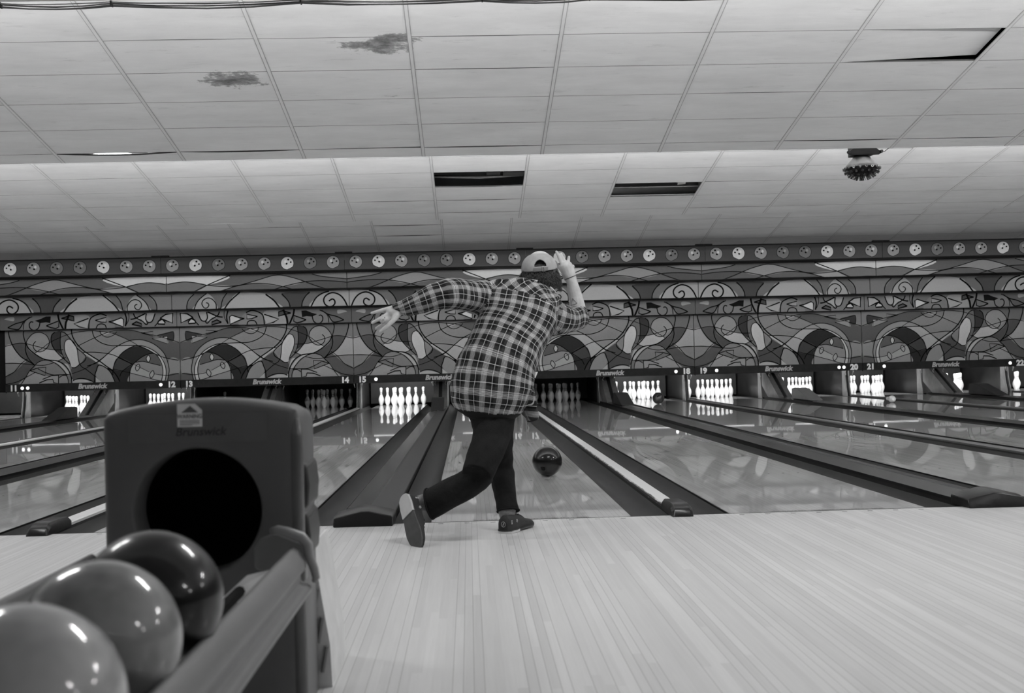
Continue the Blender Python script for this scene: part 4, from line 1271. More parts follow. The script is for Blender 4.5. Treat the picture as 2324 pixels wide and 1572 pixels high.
def ring(pts, y, sc=1.0):
    return [(HX + (x - HX) * sc, y, z if sc == 1 else 0.36 + (z - 0.36) * sc) for x, z in pts]
fil = 0.022
loops = [ring(inner, HY0 + 0.10), ring(inner, HY0 + 0.012), [(hc[0] + (x - hc[0]) * 1.03, HY0 + 0.003, hc[1] + (z - hc[1]) * 1.03) for x, z in inner],
         [(hc[0] + (x - hc[0]) * 1.06, HY0, hc[1] + (z - hc[1]) * 1.06) for x, z in inner]]
def inset(pts, d):
    out = []
    L = len(pts)
    for i in range(L):
        x, z = pts[i]
        xm = min(max(x, HX - 0.232 + d), HX + 0.232 - d)
        zm = min(z, top_z(x) - d)
        out.append((xm, max(zm, 0.0)))
    return out
loops += [ring(inset(outer, fil * 1.6), HY0), ring(inset(outer, fil * 0.7), HY0 + 0.004), ring(inset(outer, fil * 0.2), HY0 + 0.013), ring(outer, HY0 + 0.028)]
# shell continues back and slopes down at the rear
for yy, sc in ((HY0 + 0.15, 1.0), (HY0 + 0.26, 0.985), (HY0 + 0.30, 0.96), (HY1, 0.90)):
    loops.append([(HX + (x - HX) * sc, yy, z * (sc if z > 0.3 else 1.0)) for x, z in outer])
b.loft(loops, cap=False)
last = loops[-1]
b.add(last, [tuple(range(N_))], 0)
o = b.build('hood', m_hood, br, smooth='auto')
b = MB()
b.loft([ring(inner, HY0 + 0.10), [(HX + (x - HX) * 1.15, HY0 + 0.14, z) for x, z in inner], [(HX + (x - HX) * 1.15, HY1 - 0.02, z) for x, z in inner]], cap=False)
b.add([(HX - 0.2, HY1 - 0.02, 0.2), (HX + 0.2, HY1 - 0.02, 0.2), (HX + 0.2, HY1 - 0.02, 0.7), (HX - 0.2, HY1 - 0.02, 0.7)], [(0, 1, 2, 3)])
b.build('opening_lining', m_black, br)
# recessed front panel tint: two slightly lighter wings beside the crown
b = MB()
b.box(HX - 0.168, HX + 0.155, HY0 - 0.0012, HY0 + 0.001, 0.655, 0.722)
b.build('front_badge_panel', S('hood_plastic_light', 0.135, rough=0.36), br)
# side grip on the right flank
b = MB()
for z0_, z1_ in ((0.48, 0.60), (0.36, 0.48)):
    b.prism_y([(HX + 0.226, z0_), (HX + 0.240, z0_ + 0.012), (HX + 0.244, (z0_ + z1_) / 2), (HX + 0.239, z1_ - 0.012), (HX + 0.226, z1_)], HY0 + 0.06, HY0 + 0.24)
b2 = MB(); b2.tube([(HX + 0.219, HY0 + 0.016, 0.0), (HX + 0.219, HY0 + 0.016, 0.66), (HX + 0.215, HY0 + 0.02, 0.70), (HX + 0.200, HY0 + 0.03, 0.718)], [0.017, 0.017, 0.016, 0.006], 14)
b2.build('corner_highlight', S('corner_highlight_plastic', 0.12, rough=0.25), br, smooth=True)  # added pillar for the bright highlight along the hood's rounded corner
o = b.build('side_grip', S('side_grip_plastic', 0.07, rough=0.4), br, smooth='auto'); bevel(o, 0.006)
# slotted skirt
b = MB()
b.prism_y([(HX + 0.215, 0.0), (HX + 0.262, 0.0), (HX + 0.258, 0.11), (HX + 0.232, 0.28), (HX + 0.216, 0.36), (HX + 0.210, 0.36)], HY0 + 0.27, HY0 + 0.60)
b.build('side_skirt', S('skirt_plastic', 0.66, rough=0.4), br)
for i in range(4):
    b = MB(); zz_ = 0.07 + i * 0.075
    xx = HX + 0.250 - i * 0.010
    b.tube([(xx - 0.012, HY0 + 0.266, zz_ - 0.03), (xx, HY0 + 0.266, zz_ + 0.035)], 0.006, 6)
    b.build('skirt_slot', m_rail, br)
# rails of the rack: rounded bars parallel to the lanes
def rail(xi, sx, name):
    prof = [(-0.050, 0.028), (-0.040, 0.034), (-0.026, 0.026), (-0.012, 0.004), (-0.009, -0.014), (-0.024, -0.024), (-0.022, -0.044), (-0.004, -0.050), (0.003, -0.062), (-0.005, -0.074), (-0.040, -0.070), (-0.054, -0.020)]
    b = MB()
    b.prism_y([(xi + sx * a, 0.385 + c) for a, c in prof], -5.9, HY0 - 0.10)
    o = b.build(name, m_rail, br, smooth='auto'); bevel(o, 0.004)
rail(-1.470, 1, 'rack_rail')
rail(-2.000, -1, 'rack_rail')
b = MB()
for xx in (-1.57, -1.90):
    b.tube([(xx - 0.03, -5.9, 0.352), (xx - 0.03, HY0 - 0.26, 0.352)], 0.012, 8)
for xx in (-1.672, -1.80):
    b.tube([(xx, -5.9, 0.352), (xx, HY0 - 0.26, 0.352)], 0.010, 8)
b.build('ball_runner', m_black, br)
for yy in (-4.4, -5.6):
    b = MB(); b.box(-1.97, -1.50, yy - 0.02, yy + 0.02, 0.315, 0.34); b.build('cross_brace', m_hood, br)
b = MB(); b.box(-1.82, -1.65, -5.7, -5.3, 0.0, 0.32); b.build('pedestal', m_hood, br)
# guard plate, ridge and hook that join the right rail to the hood
b = MB()
pl = [(-1.606, 0.411), (-1.591, 0.434), (-1.558, 0.447), (-1.490, 0.420), (-1.484, 0.390), (-1.542, 0.359), (-1.583, 0.355), (-1.605, 0.366)]
pl = [(HX + (x_ - HX) * 1.0, z_) for x_, z_ in pl]
b.prism_y([(x_, z_) for x_, z_ in pl], HY0 - 0.062, HY0 - 0.050)
b.prism_y([(x_, z_) for x_, z_ in [(-1.55, 0.33), (-1.49, 0.33), (-1.49, 0.41), (-1.55, 0.41)]], HY0 - 0.05, HY0 + 0.002)
o = b.build('rail_end_guard', m_rail, br, smooth='auto'); bevel(o, 0.005)
b = MB()
b.tube([(-1.56, HY0 - 0.07, 0.452), (-1.545, HY0 - 0.085, 0.456), (-1.524, HY0 - 0.10, 0.453), (-1.490, HY0 - 0.10, 0.440), (-1.476, HY0 - 0.10, 0.423), (-1.474, HY0 - 0.10, 0.397), (-1.463, HY0 - 0.10, 0.368), (-1.459, HY0 - 0.10, 0.348), (-1.464, HY0 - 0.10, 0.338)], [0.009, 0.011, 0.012, 0.013, 0.012, 0.011, 0.010, 0.009, 0.006], 12)
b.build('guard_ridge', S('guard_ridge_plastic', 0.30, rough=0.4), br, smooth=True)
b = MB()
df = [(-1.659, -3.55, 0.322), (-1.611, -3.50, 0.364), (-1.562, -3.47, 0.370), (-1.566, -3.56, 0.328)]
b.add([(x_, y_, z_) for x_, y_, z_ in df] + [(x_, y_, z_ - 0.014) for x_, y_, z_ in df], [(0, 1, 2, 3), (7, 6, 5, 4), (0, 4, 5, 1), (1, 5, 6, 2), (2, 6, 7, 3), (3, 7, 4, 0)])
o = b.build('ball_deflector', m_padl, br); bevel(o, 0.004)
# warning label
lab = MB()
lx, lz, lw, lh = -1.759, 0.7195, 0.058, 0.054
def lab_y(z):
    return HY0 - 0.0016
lab.add([(lx - lw / 2, lab_y(0), lz - lh / 2), (lx + lw / 2, lab_y(0), lz - lh / 2), (lx + lw / 2, lab_y(0), lz + lh * 0.22), (lx + lw * 0.22, lab_y(0), lz + lh / 2), (lx - lw / 2, lab_y(0), lz + lh / 2)], [(0, 1, 2, 3, 4)], 0)
lab.add([(lx - lw * 0.34, lab_y(0) - 0.0006, lz + lh * 0.12), (lx + lw * 0.34, lab_y(0) - 0.0006, lz + lh * 0.12), (lx + lw * 0.02, lab_y(0) - 0.0006, lz + lh * 0.42)], [(0, 1, 2)], 1)
vs, fs = text_mesh('WARNING', 0.0145, 0.0, 0.0003)
lab.add([(lx + vx * 0.82, lab_y(0) - 0.0006, lz - 0.007 + vz) for vx, vz in vs], fs, 1)
for i in range(4):
    zz_ = lz - 0.0125 - i * 0.0036
    lab.box(lx - lw * 0.40, lx + lw * (0.40 if i < 3 else 0.1), lab_y(0) - 0.0006, lab_y(0) - 0.0005, zz_, zz_ + 0.0012, 1)
lab.build('warning_label', [S('label_paper', 0.80, rough=0.5), S('label_print', 0.12, rough=0.5)], br)
vs, fs = text_mesh('Brunswick', 0.028, 0.22, 0.0004)
b = MB(); b.add([(HX + 0.0 + vx, HY0 - 0.0018, 0.672 + vz) for vx, vz in vs], fs)
b.build('embossed_lettering', S('emboss', 0.07, rough=0.3), br)

# ------------------------------------------------------------------ disco light on the ceiling step
DX, DY, DZ = 3.235, 6.40, 2.86
dl = thing('disco_light', (DX, DY, 3.02), 'dark domed disco light bristling with short lens tubes, hung from the ceiling step', 'stage light')
m_dk = S('lamp_black_metal', 0.0035, rough=0.4, metal=0.3)
m_cone = S('lamp_grey_cone', 0.045, rough=0.35)
b = MB()
b.box(DX - 0.115, DX + 0.115, DY - 0.10, DY + 0.10, 2.99, 3.20)
b.box(DX - 0.02, DX + 0.02, DY - 0.02, DY + 0.02, 3.20, zB(DY) + 0.0)
o = b.build('ballast_box', m_dk, dl); bevel(o, 0.006)
b = MB()
b.prism_y([(DX - 0.19, 3.005), (DX - 0.155, 2.985), (DX + 0.155, 2.985), (DX + 0.19, 3.01), (DX + 0.12, 3.06), (DX - 0.12, 3.06)], DY - 0.115, DY - 0.10)
b.tube([(DX - 0.185, DY - 0.13, 3.012), (DX - 0.165, DY - 0.09, 3.012)], 0.018, 8)
b.tube([(DX + 0.185, DY - 0.13, 3.018), (DX + 0.165, DY - 0.09, 3.018)], 0.018, 8)
b.build('mounting_bracket', m_dk, dl)
b = MB()
b.lathe([(0.075, 2.99), (0.09, 2.975), (0.165, 2.895), (0.172, 2.882), (0.172, 2.862)], (DX, DY, 0), 32)
b.build('cone_housing', m_cone, dl, smooth='auto')
b = MB()
rr = 0.165
b.lathe([(rr * math.cos(a), 2.862 - 0.6 * rr * math.sin(a)) for a in [PI / 2 * i / 10 for i in range(11)]][:-1] + [(0.001, 2.862 - 0.6 * rr)], (DX, DY, 0), 32)
b.build('dome', m_dk, dl, smooth='auto')
t0 = None
b = MB()
b.lathe([(0.0135, 0.0), (0.0135, 0.045), (0.0105, 0.045), (0.0105, 0.040), (0.001, 0.043)], (0, 0, 0), 12)
for el, cnt in ((0.08, 19), (0.42, 17), (0.78, 13), (1.12, 8), (1.45, 3)):
    for i in range(cnt):
        az = 2 * PI * (i + 0.5 * (int(el * 10) % 2)) / cnt
        d = Vector((math.cos(az) * math.cos(el), math.sin(az) * math.cos(el), -math.sin(el) * 0.85)).normalized()
        if t0 is None:
            t0 = b.build('lens_tube', [S('lens_tube_black', 0.015, rough=0.15, coat=1.0)], dl, smooth='auto', local=True)
            o = t0
        else:
            o = t0.copy(); COL.objects.link(o); o.parent = dl
        base = Vector((math.cos(az) * math.cos(el) * 0.158, math.sin(az) * math.cos(el) * 0.158, 2.862 - 3.02 - 0.6 * 0.158 * math.sin(el)))
        o.location = base
        o.rotation_euler = d.to_track_quat('Z', 'Y').to_euler()
b = MB()
b.tube([(DX + 0.185, DY - 0.1, 3.02), (DX + 0.22, DY - 0.1, 3.018), (DX + 0.26, DY - 0.12, 3.05), (DX + 0.29, DY - 0.2, 3.10)], 0.004, 6)
b.build('power_cord', m_dk, dl)

# ------------------------------------------------------------------ cables sagging along the nearest ceiling step
cb = thing('cable_bundle', (0, 0.6, 2.93), 'bundle of grey cables sagging along the nearest ceiling step, at the very top', 'cable')
m_cab = S('cable_grey', 0.12, rough=0.5)
m_cabd = S('cable_dark', 0.03, rough=0.5)
hooks = [-13.2 + 0.93 * i + 0.17 * math.sin(i * 2.1) for i in range(29)]
for c_ in range(5):
    b = MB()
    pts = []
    for i in range(len(hooks) - 1):
        sag = 0.012 + 0.010 * ((i * 7 + c_ * 3) % 5) / 4
        for t in (0.0, 0.25, 0.5, 0.75):
            x = hooks[i] + (hooks[i + 1] - hooks[i]) * t
            pts.append((x, 0.665 + 0.006 * c_, 2.977 - 0.004 * c_ - 4 * sag * t * (1 - t) + 0.002 * math.sin(x * 9 + c_ * 2)))
    b.tube(pts, 0.0035 if c_ < 4 else 0.0055, 5)
    b.build('cable', m_cab if c_ != 2 else m_cabd, cb)
b = MB()
for i, hx in enumerate(hooks):
    b.box(hx - 0.004, hx + 0.004, 0.655, 0.70, 2.955, 2.985)
b.build('cable_clip', m_cabd, cb)

# ------------------------------------------------------------------ the bowler
def loft_rings(spec, n=36, power=2.4, dome=True):
    """spec: (left point, right point, half thickness) -> closed lofted tube; returns verts, faces"""
    C_ = [(Vector(a) + Vector(c)) / 2 for a, c, t in spec]
    A_ = [(Vector(c) - Vector(a)) / 2 for a, c, t in spec]
    T_ = [t for a, c, t in spec]
    rings = []
    L = len(spec)
    def mk(c, a, bb, sc=1.0):
        out = []
        for k in range(n):
            t = 2 * PI * k / n
            cx, sx = math.cos(t), math.sin(t)
            px = abs(cx) ** (2 / power) * (1 if cx >= 0 else -1)
            py = abs(sx) ** (2 / power) * (1 if sx >= 0 else -1)
            out.append(c + a * px * sc + bb * py * sc)
        return out
    for i in range(L):
        tan = (C_[min(i + 1, L - 1)] - C_[max(i - 1, 0)]).normalized()
        bb = A_[i].cross(tan)
        if bb.length < 1e-6:
            bb = Vector((0, 1, 0))
        bb = bb.normalized() * T_[i]
        if i == 0 and dome:
            rings.append(mk(C_[0] - tan * T_[0] * 0.25, A_[0], bb, 0.75))
        rings.append(mk(C_[i], A_[i], bb))
        if i == L - 1 and dome:
            rings.append(mk(C_[-1] + tan * T_[-1] * 0.25, A_[-1], bb, 0.75))
    b = MB()
    b.loft([[tuple(q) for q in r__] for r__ in rings])
    return b.v, b.f

def capsule_chain(b, chain, seg=14):
    pts, rr = [], []
    P3 = [Vector(c[0]) for c in chain]
    R3 = [c[1] for c in chain]
    d0 = (P3[0] - P3[1]).normalized() if len(P3) > 1 else Vector((0, 0, 1))
    for a in (70, 45, 20):
        pts.append(P3[0] + d0 * R3[0] * math.sin(math.radians(a))); rr.append(R3[0] * math.cos(math.radians(a)))
    for i in range(len(P3)):
        pts.append(P3[i]); rr.append(R3[i])
        if i < len(P3) - 1:
            for t in (0.33, 0.66):
                pts.append(P3[i].lerp(P3[i + 1], t)); rr.append(R3[i] * (1 - t) + R3[i + 1] * t)
    d1 = (P3[-1] - P3[-2]).normalized()
    for a in (20, 45, 70):
        pts.append(P3[-1] + d1 * R3[-1] * math.sin(math.radians(a))); rr.append(R3[-1] * math.cos(math.radians(a)))
    b.tube([tuple(q) for q in pts], rr, seg)

def remeshed(name, b, voxel, smooth_it, mats, parent, mid=None):
    """join the overlapping closed tubes in b into one continuous surface"""
    me = bpy.data.meshes.new(name)
    me.from_pydata(b.v, [], b.f)
    bm = bmesh.new(); bm.from_mesh(me)
    bmesh.ops.recalc_face_normals(bm, faces=bm.faces)
    bm.to_mesh(me); bm.free()
    tmp = bpy.data.objects.new(name, me); COL.objects.link(tmp)
    m = tmp.modifiers.new('remesh', 'REMESH'); m.mode = 'VOXEL'; m.voxel_size = voxel; m.use_smooth_shade = True
    if smooth_it:
        m = tmp.modifiers.new('smooth', 'SMOOTH'); m.factor = 0.5; m.iterations = smooth_it
    dg = bpy.context.evaluated_depsgraph_get()
    me2 = bpy.data.meshes.new_from_object(tmp.evaluated_get(dg))
    me2.name = name
    bpy.data.objects.remove(tmp)
    me2.materials.clear()
    for mt in mats:
        me2.materials.append(mt)
    me2.polygons.foreach_set('use_smooth', [True] * len(me2.polygons))
    o = bpy.data.objects.new(name, me2); COL.objects.link(o)
    return o

def rebase(o, parent):
    """vertices are in world space: shift them so that the object sits at its parent's origin"""
    off = parent.location
    n = len(o.data.vertices)
    co = np.empty(n * 3); o.data.vertices.foreach_get('co', co)
    co = co.reshape(-1, 3) - np.array(off)
    o.data.vertices.foreach_set('co', co.ravel())
    o.data.update()
    o.parent = parent

def vnoise(p_, sc, seed=0.0):
    return noise.noise(Vector((p_[0] * sc[0] + seed, p_[1] * sc[1] + seed * 1.7, p_[2] * sc[2])))

# --- materials
def skin_mat():
    n = NT('skin')
    o, x, y, z = n.obj()
    nz = n.noise(o, 30.0, 4.0, 0.6)
    n.base(n.ramp(nz, [(0.3, lin(176)), (0.7, lin(198))]))
    n.b.inputs['Roughness'].default_value = 0.5
    n.b.inputs['Subsurface Weight'].default_value = 0.12
    n.b.inputs['Subsurface Radius'].default_value = (0.01, 0.01, 0.01)
    n.bump(n.noise(o, 260.0, 3.0), 0.25, 0.0015)
    return n.m
m_skin = skin_mat()

def plaid_mat():
    n = NT('plaid_flannel')
    uv = n.n('ShaderNodeUVMap'); uv.uv_map = 'weave'
    sp = n.n('ShaderNodeSeparateXYZ'); n.link(uv.outputs[0], sp.inputs[0])
    o = n.n('ShaderNodeTexCoord').outputs['Object']
    wob = n.math('MULTIPLY', n.math('SUBTRACT', n.noise(o, 14.0, 2.0), 0.5), 0.006)
    T = 0.0745
    def band(s_):
        t = n.math('FRACT', n.math('DIVIDE', n.math('ADD', s_, wob), T))
        D, G, Wt = 0.0, 0.13, 0.60
        st = [(0.0, G * 0.8), (0.030, Wt), (0.050, G), (0.095, Wt), (0.115, G), (0.160, Wt), (0.180, G), (0.225, Wt), (0.245, G), (0.29, Wt), (0.31, G * 0.8), (0.34, 0.022), (0.50, D), (0.650, 0.62), (0.682, D), (0.76, 0.008), (0.97, 0.03)]
        return n.ramp(t, st, 'CONSTANT')
    a, c = band(sp.outputs[0]), band(sp.outputs[1])
    g1 = n.n('ShaderNodeSeparateColor'); n.link(a, g1.inputs[0])
    g2 = n.n('ShaderNodeSeparateColor'); n.link(c, g2.inputs[0])
    s_ = n.math('ADD', n.math('MULTIPLY', n.math('ADD', g1.outputs[0], g2.outputs[0]), 0.62), 0.006)
    fib = n.noise(o, 420.0, 2.0)
    s_ = n.math('MULTIPLY', s_, n.mix(fib, 0.75, 1.25))
    cmb = n.n('ShaderNodeCombineColor')
    for i in range(3):
        n.link(s_, cmb.inputs[i])
    n.base(cmb.outputs[0])
    n.b.inputs['Roughness'].default_value = 0.9
    n.b.inputs['Specular IOR Level'].default_value = 0.2
    w1 = n.noise(o, 16.0, 3.0, 0.55)
    n.bump(w1, 0.55, 0.012)
    return n.m
m_plaid = plaid_mat()
def denim_mat():
    n = NT('dark_denim')
    o, x, y, z = n.obj()
    nz = n.noise(o, 7.0, 5.0, 0.65)
    n.base(n.ramp(nz, [(0.3, 0.005), (0.75, 0.016)]))
    n.b.inputs['Roughness'].default_value = 0.85
    n.b.inputs['Specular IOR Level'].default_value = 0.15
    n.bump(n.noise(o, 22.0, 4.0, 0.6), 0.6, 0.010)
    return n.m
m_denim = denim_mat()
m_seam = S('denim_seam_thread', 0.045, rough=0.8)
m_capc = S('washed_cotton_cap', lin(156), rough=0.85, var=0.16, scale=25.0, bump=0.4, bscale=90)
m_capd = S('cap_strap', lin(112), rough=0.8, var=0.2, scale=30.0)
m_hair = S('hair', 0.060, rough=0.45, var=0.5, scale=60.0)
m_shoe = S('shoe_suede', 0.030, rough=0.75, var=0.2, scale=30.0)
m_shoel = S('shoe_side_panel', 0.016, rough=0.6)
m_sole = S('shoe_slide_sole', 0.075, rough=0.6, var=0.25, scale=18.0)
m_heel = S('shoe_heel_white', 0.50, rough=0.5)
m_sock = S('sock_knit', 0.17, rough=0.9, var=0.3, scale=160.0)
m_band = S('wrist_band', 0.01, rough=0.5)

# --- body: one continuous surface
bb_ = MB()
capsule_chain(bb_, B_LARM); capsule_chain(bb_, B_RARM); capsule_chain(bb_, B_NECK, 18)
capsule_chain(bb_, B_LLEG); capsule_chain(bb_, B_RLEG)
for f in FL + FR:
    capsule_chain(bb_, f, 10)
# palms
def slab(b, pts, t):
    """thick rounded palm from centre line points with widths: list of (p, q) edge pairs"""
    spec = [(p_, q, t) for p_, q in pts]
    v, f = loft_rings(spec, 20, 2.6)
    b.add(v, f)
fl0 = [Vector(f[1][0]) for f in FL]
wl = Vector(B_LARM[-1][0])
slab(bb_, [(tuple(wl + Vector((0.02, 0, 0.026))), tuple(wl + Vector((0.02, 0, -0.028)))), (tuple(fl0[0].lerp(wl, 0.45) + Vector((0, 0, 0.006))), tuple(fl0[3].lerp(wl, 0.35) + Vector((0, 0, -0.008)))), (tuple(fl0[0]), tuple(fl0[3]))], 0.013)
fr0 = [Vector(f[1][0]) for f in FR]
wr = Vector(B_RARM[-2][0])
slab(bb_, [(tuple(wr + Vector((-0.028, 0, -0.012))), tuple(wr + Vector((0.028, 0, -0.012)))), (tuple(fr0[0].lerp(wr, 0.5) + Vector((-0.006, 0, 0))), tuple(fr0[3].lerp(wr, 0.5) + Vector((0.012, 0, 0)))), (tuple(fr0[0]), tuple(fr0[3]))], 0.013)
# torso, pelvis and legs under the clothes
def shrink(spec, k):
    out = []
    for a, c, t in spec:
        a, c = Vector(a), Vector(c); m_ = (a + c) / 2
        out.append((tuple(m_ + (a - m_) * k), tuple(m_ + (c - m_) * k), t * k))
    return out
for sp_, k in ((SH_TORSO[2:], 0.72), (JN_R[:-2], 0.62), (JN_L, 0.60), (JN_RS, 0.50)):
    v, f = loft_rings(shrink(sp_, k), 28, 2.0); bb_.add(v, f)
# head: skull, jaw, face turned away down the lane
HD = Vector(HEAD)
bb_.ball(tuple(HD + Vector((0.0, 0.012, 0.005))), 0.078, 20, sc=(1.0, 1.15, 1.18))
bb_.ball(tuple(HD + Vector((0.006, 0.045, -0.062))), 0.052, 16, sc=(1.0, 1.05, 0.95))
bb_.ball(tuple(HD + Vector((0.006, 0.104, -0.026))), 0.014, 10, sc=(0.9, 1.2, 1.7))
bb_.ball(tuple(HD + Vector((0.006, 0.093, -0.062))), 0.016, 10, sc=(1.5, 0.6, 0.5))
for sx in (-1, 1):
    bb_.ball(tuple(HD + Vector((sx * 0.080, 0.012, -0.022))), 0.02, 10, sc=(0.35, 0.8, 1.4))
    bb_.ball(tuple(HD + Vector((0.006 + sx * 0.03, 0.086, 0.012))), 0.018, 10, sc=(1.3, 0.7, 0.5))
person = remeshed('person', bb_, 0.0042, 2, [m_skin], None)
person.data.materials[0] = m_skin
base_pt = Vector((-1.0, -0.5, 0.0))
n_ = len(person.data.vertices)
co = np.empty(n_ * 3); person.data.vertices.foreach_get('co', co)
co = co.reshape(-1, 3) - np.array(base_pt)
person.data.vertices.foreach_set('co', co.ravel()); person.data.update()
person.location = base_pt
tag(person, 'bowler in plaid shirt and backward cap seen from behind, lunging on lane sixteen', 'person')
for sx in (-1, 1):
    b = MB(); b.ball(tuple(HD + Vector((0.006 + sx * 0.031, 0.089, 0.002))), 0.0115, 12); b.build('eye', S('eye_white', 0.6, rough=0.1), person, smooth=True)

# --- shirt
SH_PARTS = [SH_TORSO, SH_LEFT, SH_RIGHT, SH_FOREARM]
sb = MB()
for sp_ in SH_PARTS + [CUFF, SH_TAIL]:
    v, f = loft_rings(sp_, 40, 2.3, dome=(sp_ is not CUFF))
    sb.add(v, f)
shirt = remeshed('shirt', sb, 0.0072, 5, [m_plaid], None)
ref_right = (Vector((1, -0.04, -0.025))).normalized()
def frames(spec):
    C_ = np.array([[(a[i] + c[i]) / 2 for i in range(3)] for a, c, t in spec])
    A_ = np.array([[(c[i] - a[i]) / 2 for i in range(3)] for a, c, t in spec])
    T_ = np.array([t for a, c, t in spec])
    return C_, A_, T_
def densify(spec, k=4):
    pa = spline([q[0] for q in spec], k); pc = spline([q[1] for q in spec], k)
    n_s = len(spec)
    tt = [spec[min(i // k, n_s - 1)][2] * (1 - (i % k) / k) + spec[min(i // k + 1, n_s - 1)][2] * ((i % k) / k) for i in range(len(pa))]
    return [(tuple(a), tuple(c), t) for a, c, t in zip(pa, pc, tt)]
def coords(pts, spec):
    """for each point: distance ratio to the tube, length along it, angle around it (blended over the segments)"""
    C_, A_, T_ = frames(densify(spec))
    best = np.full(len(pts), 1e9)
    SW = np.zeros(len(pts)); W = np.zeros(len(pts)); CX = np.zeros(len(pts)); SX = np.zeros(len(pts)); LX = np.zeros(len(pts))
    cum = 0.0
    n_c = len(C_) - 1
    for i in range(n_c):
        d = C_[i + 1] - C_[i]; L = np.linalg.norm(d); dh = d / L
        t = ((pts - C_[i]) @ d) / (L * L)
        tc = np.clip(t, -6.0 if i == 0 else -0.6, 7.0 if i == n_c - 1 else 1.6)
        q = C_[i] + tc[:, None] * d
        tc1 = np.clip(tc, 0, 1)
        a = A_[i] * (1 - tc1[:, None]) + A_[i + 1] * tc1[:, None]
        al = np.linalg.norm(a, axis=1)
        th = T_[i] * (1 - tc1) + T_[i + 1] * tc1
        an = a / al[:, None]
        an = an - (an @ dh)[:, None] * dh
        an /= np.linalg.norm(an, axis=1)[:, None]
        bn = np.cross(an, dh)
        w = pts - q
        x = (w * an).sum(1); y = (w * bn).sum(1)
        along = w @ dh
        r0 = np.sqrt((x / al) ** 2 + (y / th) ** 2)
        rat = np.sqrt(r0 ** 2 + (along / 0.03) ** 2)
        best = np.minimum(best, rat)
        wt = np.exp(-(along / 0.012) ** 2 - 0.6 * r0) + 1e-12 / (1 + (along / 0.05) ** 2)
        SW += wt * (cum + tc * L); W += wt; CX += wt * x / al; SX += wt * y / th; LX += wt * x
        cum += L
    return best, SW / W, np.arctan2(SX, CX), None, LX / W
me = shirt.data
nv = len(me.vertices)
co = np.empty(nv * 3); me.vertices.foreach_get('co', co); co = co.reshape(-1, 3)
# soft folds pushed into the cloth
nrm = np.empty(nv * 3); me.vertices.foreach_get('normal', nrm); nrm = nrm.reshape(-1, 3)
rt_, st_, at_, rr_, lt_ = coords(co, SH_TORSO)
disp = np.zeros(nv)
dirs = Vector((0.55, 0.2, 0.8)).normalized()
for i in range(nv):
    p_ = co[i]
    a = vnoise((p_[0] * 0.8 + p_[2] * 0.6, p_[1], p_[2] * 0.8 - p_[0] * 0.6), (7.0, 7.0, 20.0), 3.1)
    c = vnoise((p_[0], p_[1], p_[2]), (13.0, 13.0, 13.0), 9.0)
    disp[i] = 0.0085 * a + 0.004 * c
co2 = co + nrm * disp[:, None]
me.vertices.foreach_set('co', co2.ravel())
me.update()
# weave coordinates per face corner, so each cut piece of cloth keeps its own straight grain
res = [coords(co, s_) for s_ in (SH_TORSO, SH_LEFT, SH_RIGHT, SH_FOREARM)]
nl = len(me.loops)
lv = np.empty(nl, dtype=np.int32); me.loops.foreach_get('vertex_index', lv)
npoly = len(me.polygons)
ls = np.empty(npoly, dtype=np.int32); me.polygons.foreach_get('loop_start', ls)
lt = np.empty(npoly, dtype=np.int32); me.polygons.foreach_get('loop_total', lt)
pid = np.repeat(np.arange(npoly), lt)
cen = np.zeros((npoly, 3)); np.add.at(cen, pid, co[lv]); cen /= lt[:, None]
rc = [coords(cen, s_) for s_ in (SH_TORSO, SH_LEFT, SH_RIGHT, SH_FOREARM)]
rat = np.stack([r__[0] for r__ in rc])
rat[0] *= 0.93
part = rat.argmin(0)
uv = np.zeros((nl, 2))
L_t = sum(np.linalg.norm(np.diff(frames(SH_TORSO)[0], axis=0), axis=1))
s_c, l_c = rc[0][1], rc[0][4]
yoke = (part == 0) & (s_c > L_t * 0.80 - 0.35 * l_c * 0.0 - 0.10 * (l_c + 0.1))
pl = part[pid]; yk = yoke[pid]
for k, (bst, s_, an, R_, lx_) in enumerate(res):
    m_ = pl == k
    if k == 0:
        ang = an[lv[m_]]
        u = ang * 0.17 + 0.012
        # keep the seam of the angle at the front of the body
        cz_ = rc[0][2][pid[m_]]
        ang2 = np.where((ang - cz_) > PI, ang - 2 * PI, np.where((ang - cz_) < -PI, ang + 2 * PI, ang))
        u = ang2 * 0.175
        v = s_[lv[m_]]
        yy_ = yk[m_]
        ca, sa = math.cos(math.radians(38)), math.sin(math.radians(38))
        u2_ = np.where(yy_, u * ca + v * sa + 0.02, u)
        v2_ = np.where(yy_, -u * sa + v * ca + 0.01, v)
        uv[m_, 0] = u2_; uv[m_, 1] = v2_
    else:
        ang = an[lv[m_]]; cz_ = rc[k][2][pid[m_]]
        ang2 = np.where((ang - cz_) > PI, ang - 2 * PI, np.where((ang - cz_) < -PI, ang + 2 * PI, ang))
        uv[m_, 0] = s_[lv[m_]]; uv[m_, 1] = ang2 * 0.080 + 0.02
# closed underside of the hem, coloured dark to stand for shade
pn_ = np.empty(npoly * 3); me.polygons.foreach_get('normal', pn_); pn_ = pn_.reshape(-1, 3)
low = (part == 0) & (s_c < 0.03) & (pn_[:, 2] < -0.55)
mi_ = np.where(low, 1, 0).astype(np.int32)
me.materials.append(S('shirt_hem_shade', 0.012, rough=0.9))
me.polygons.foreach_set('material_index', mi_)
layer = me.uv_layers.new(name='weave')
layer.data.foreach_set('uv', uv.ravel())
rebase(shirt, person)
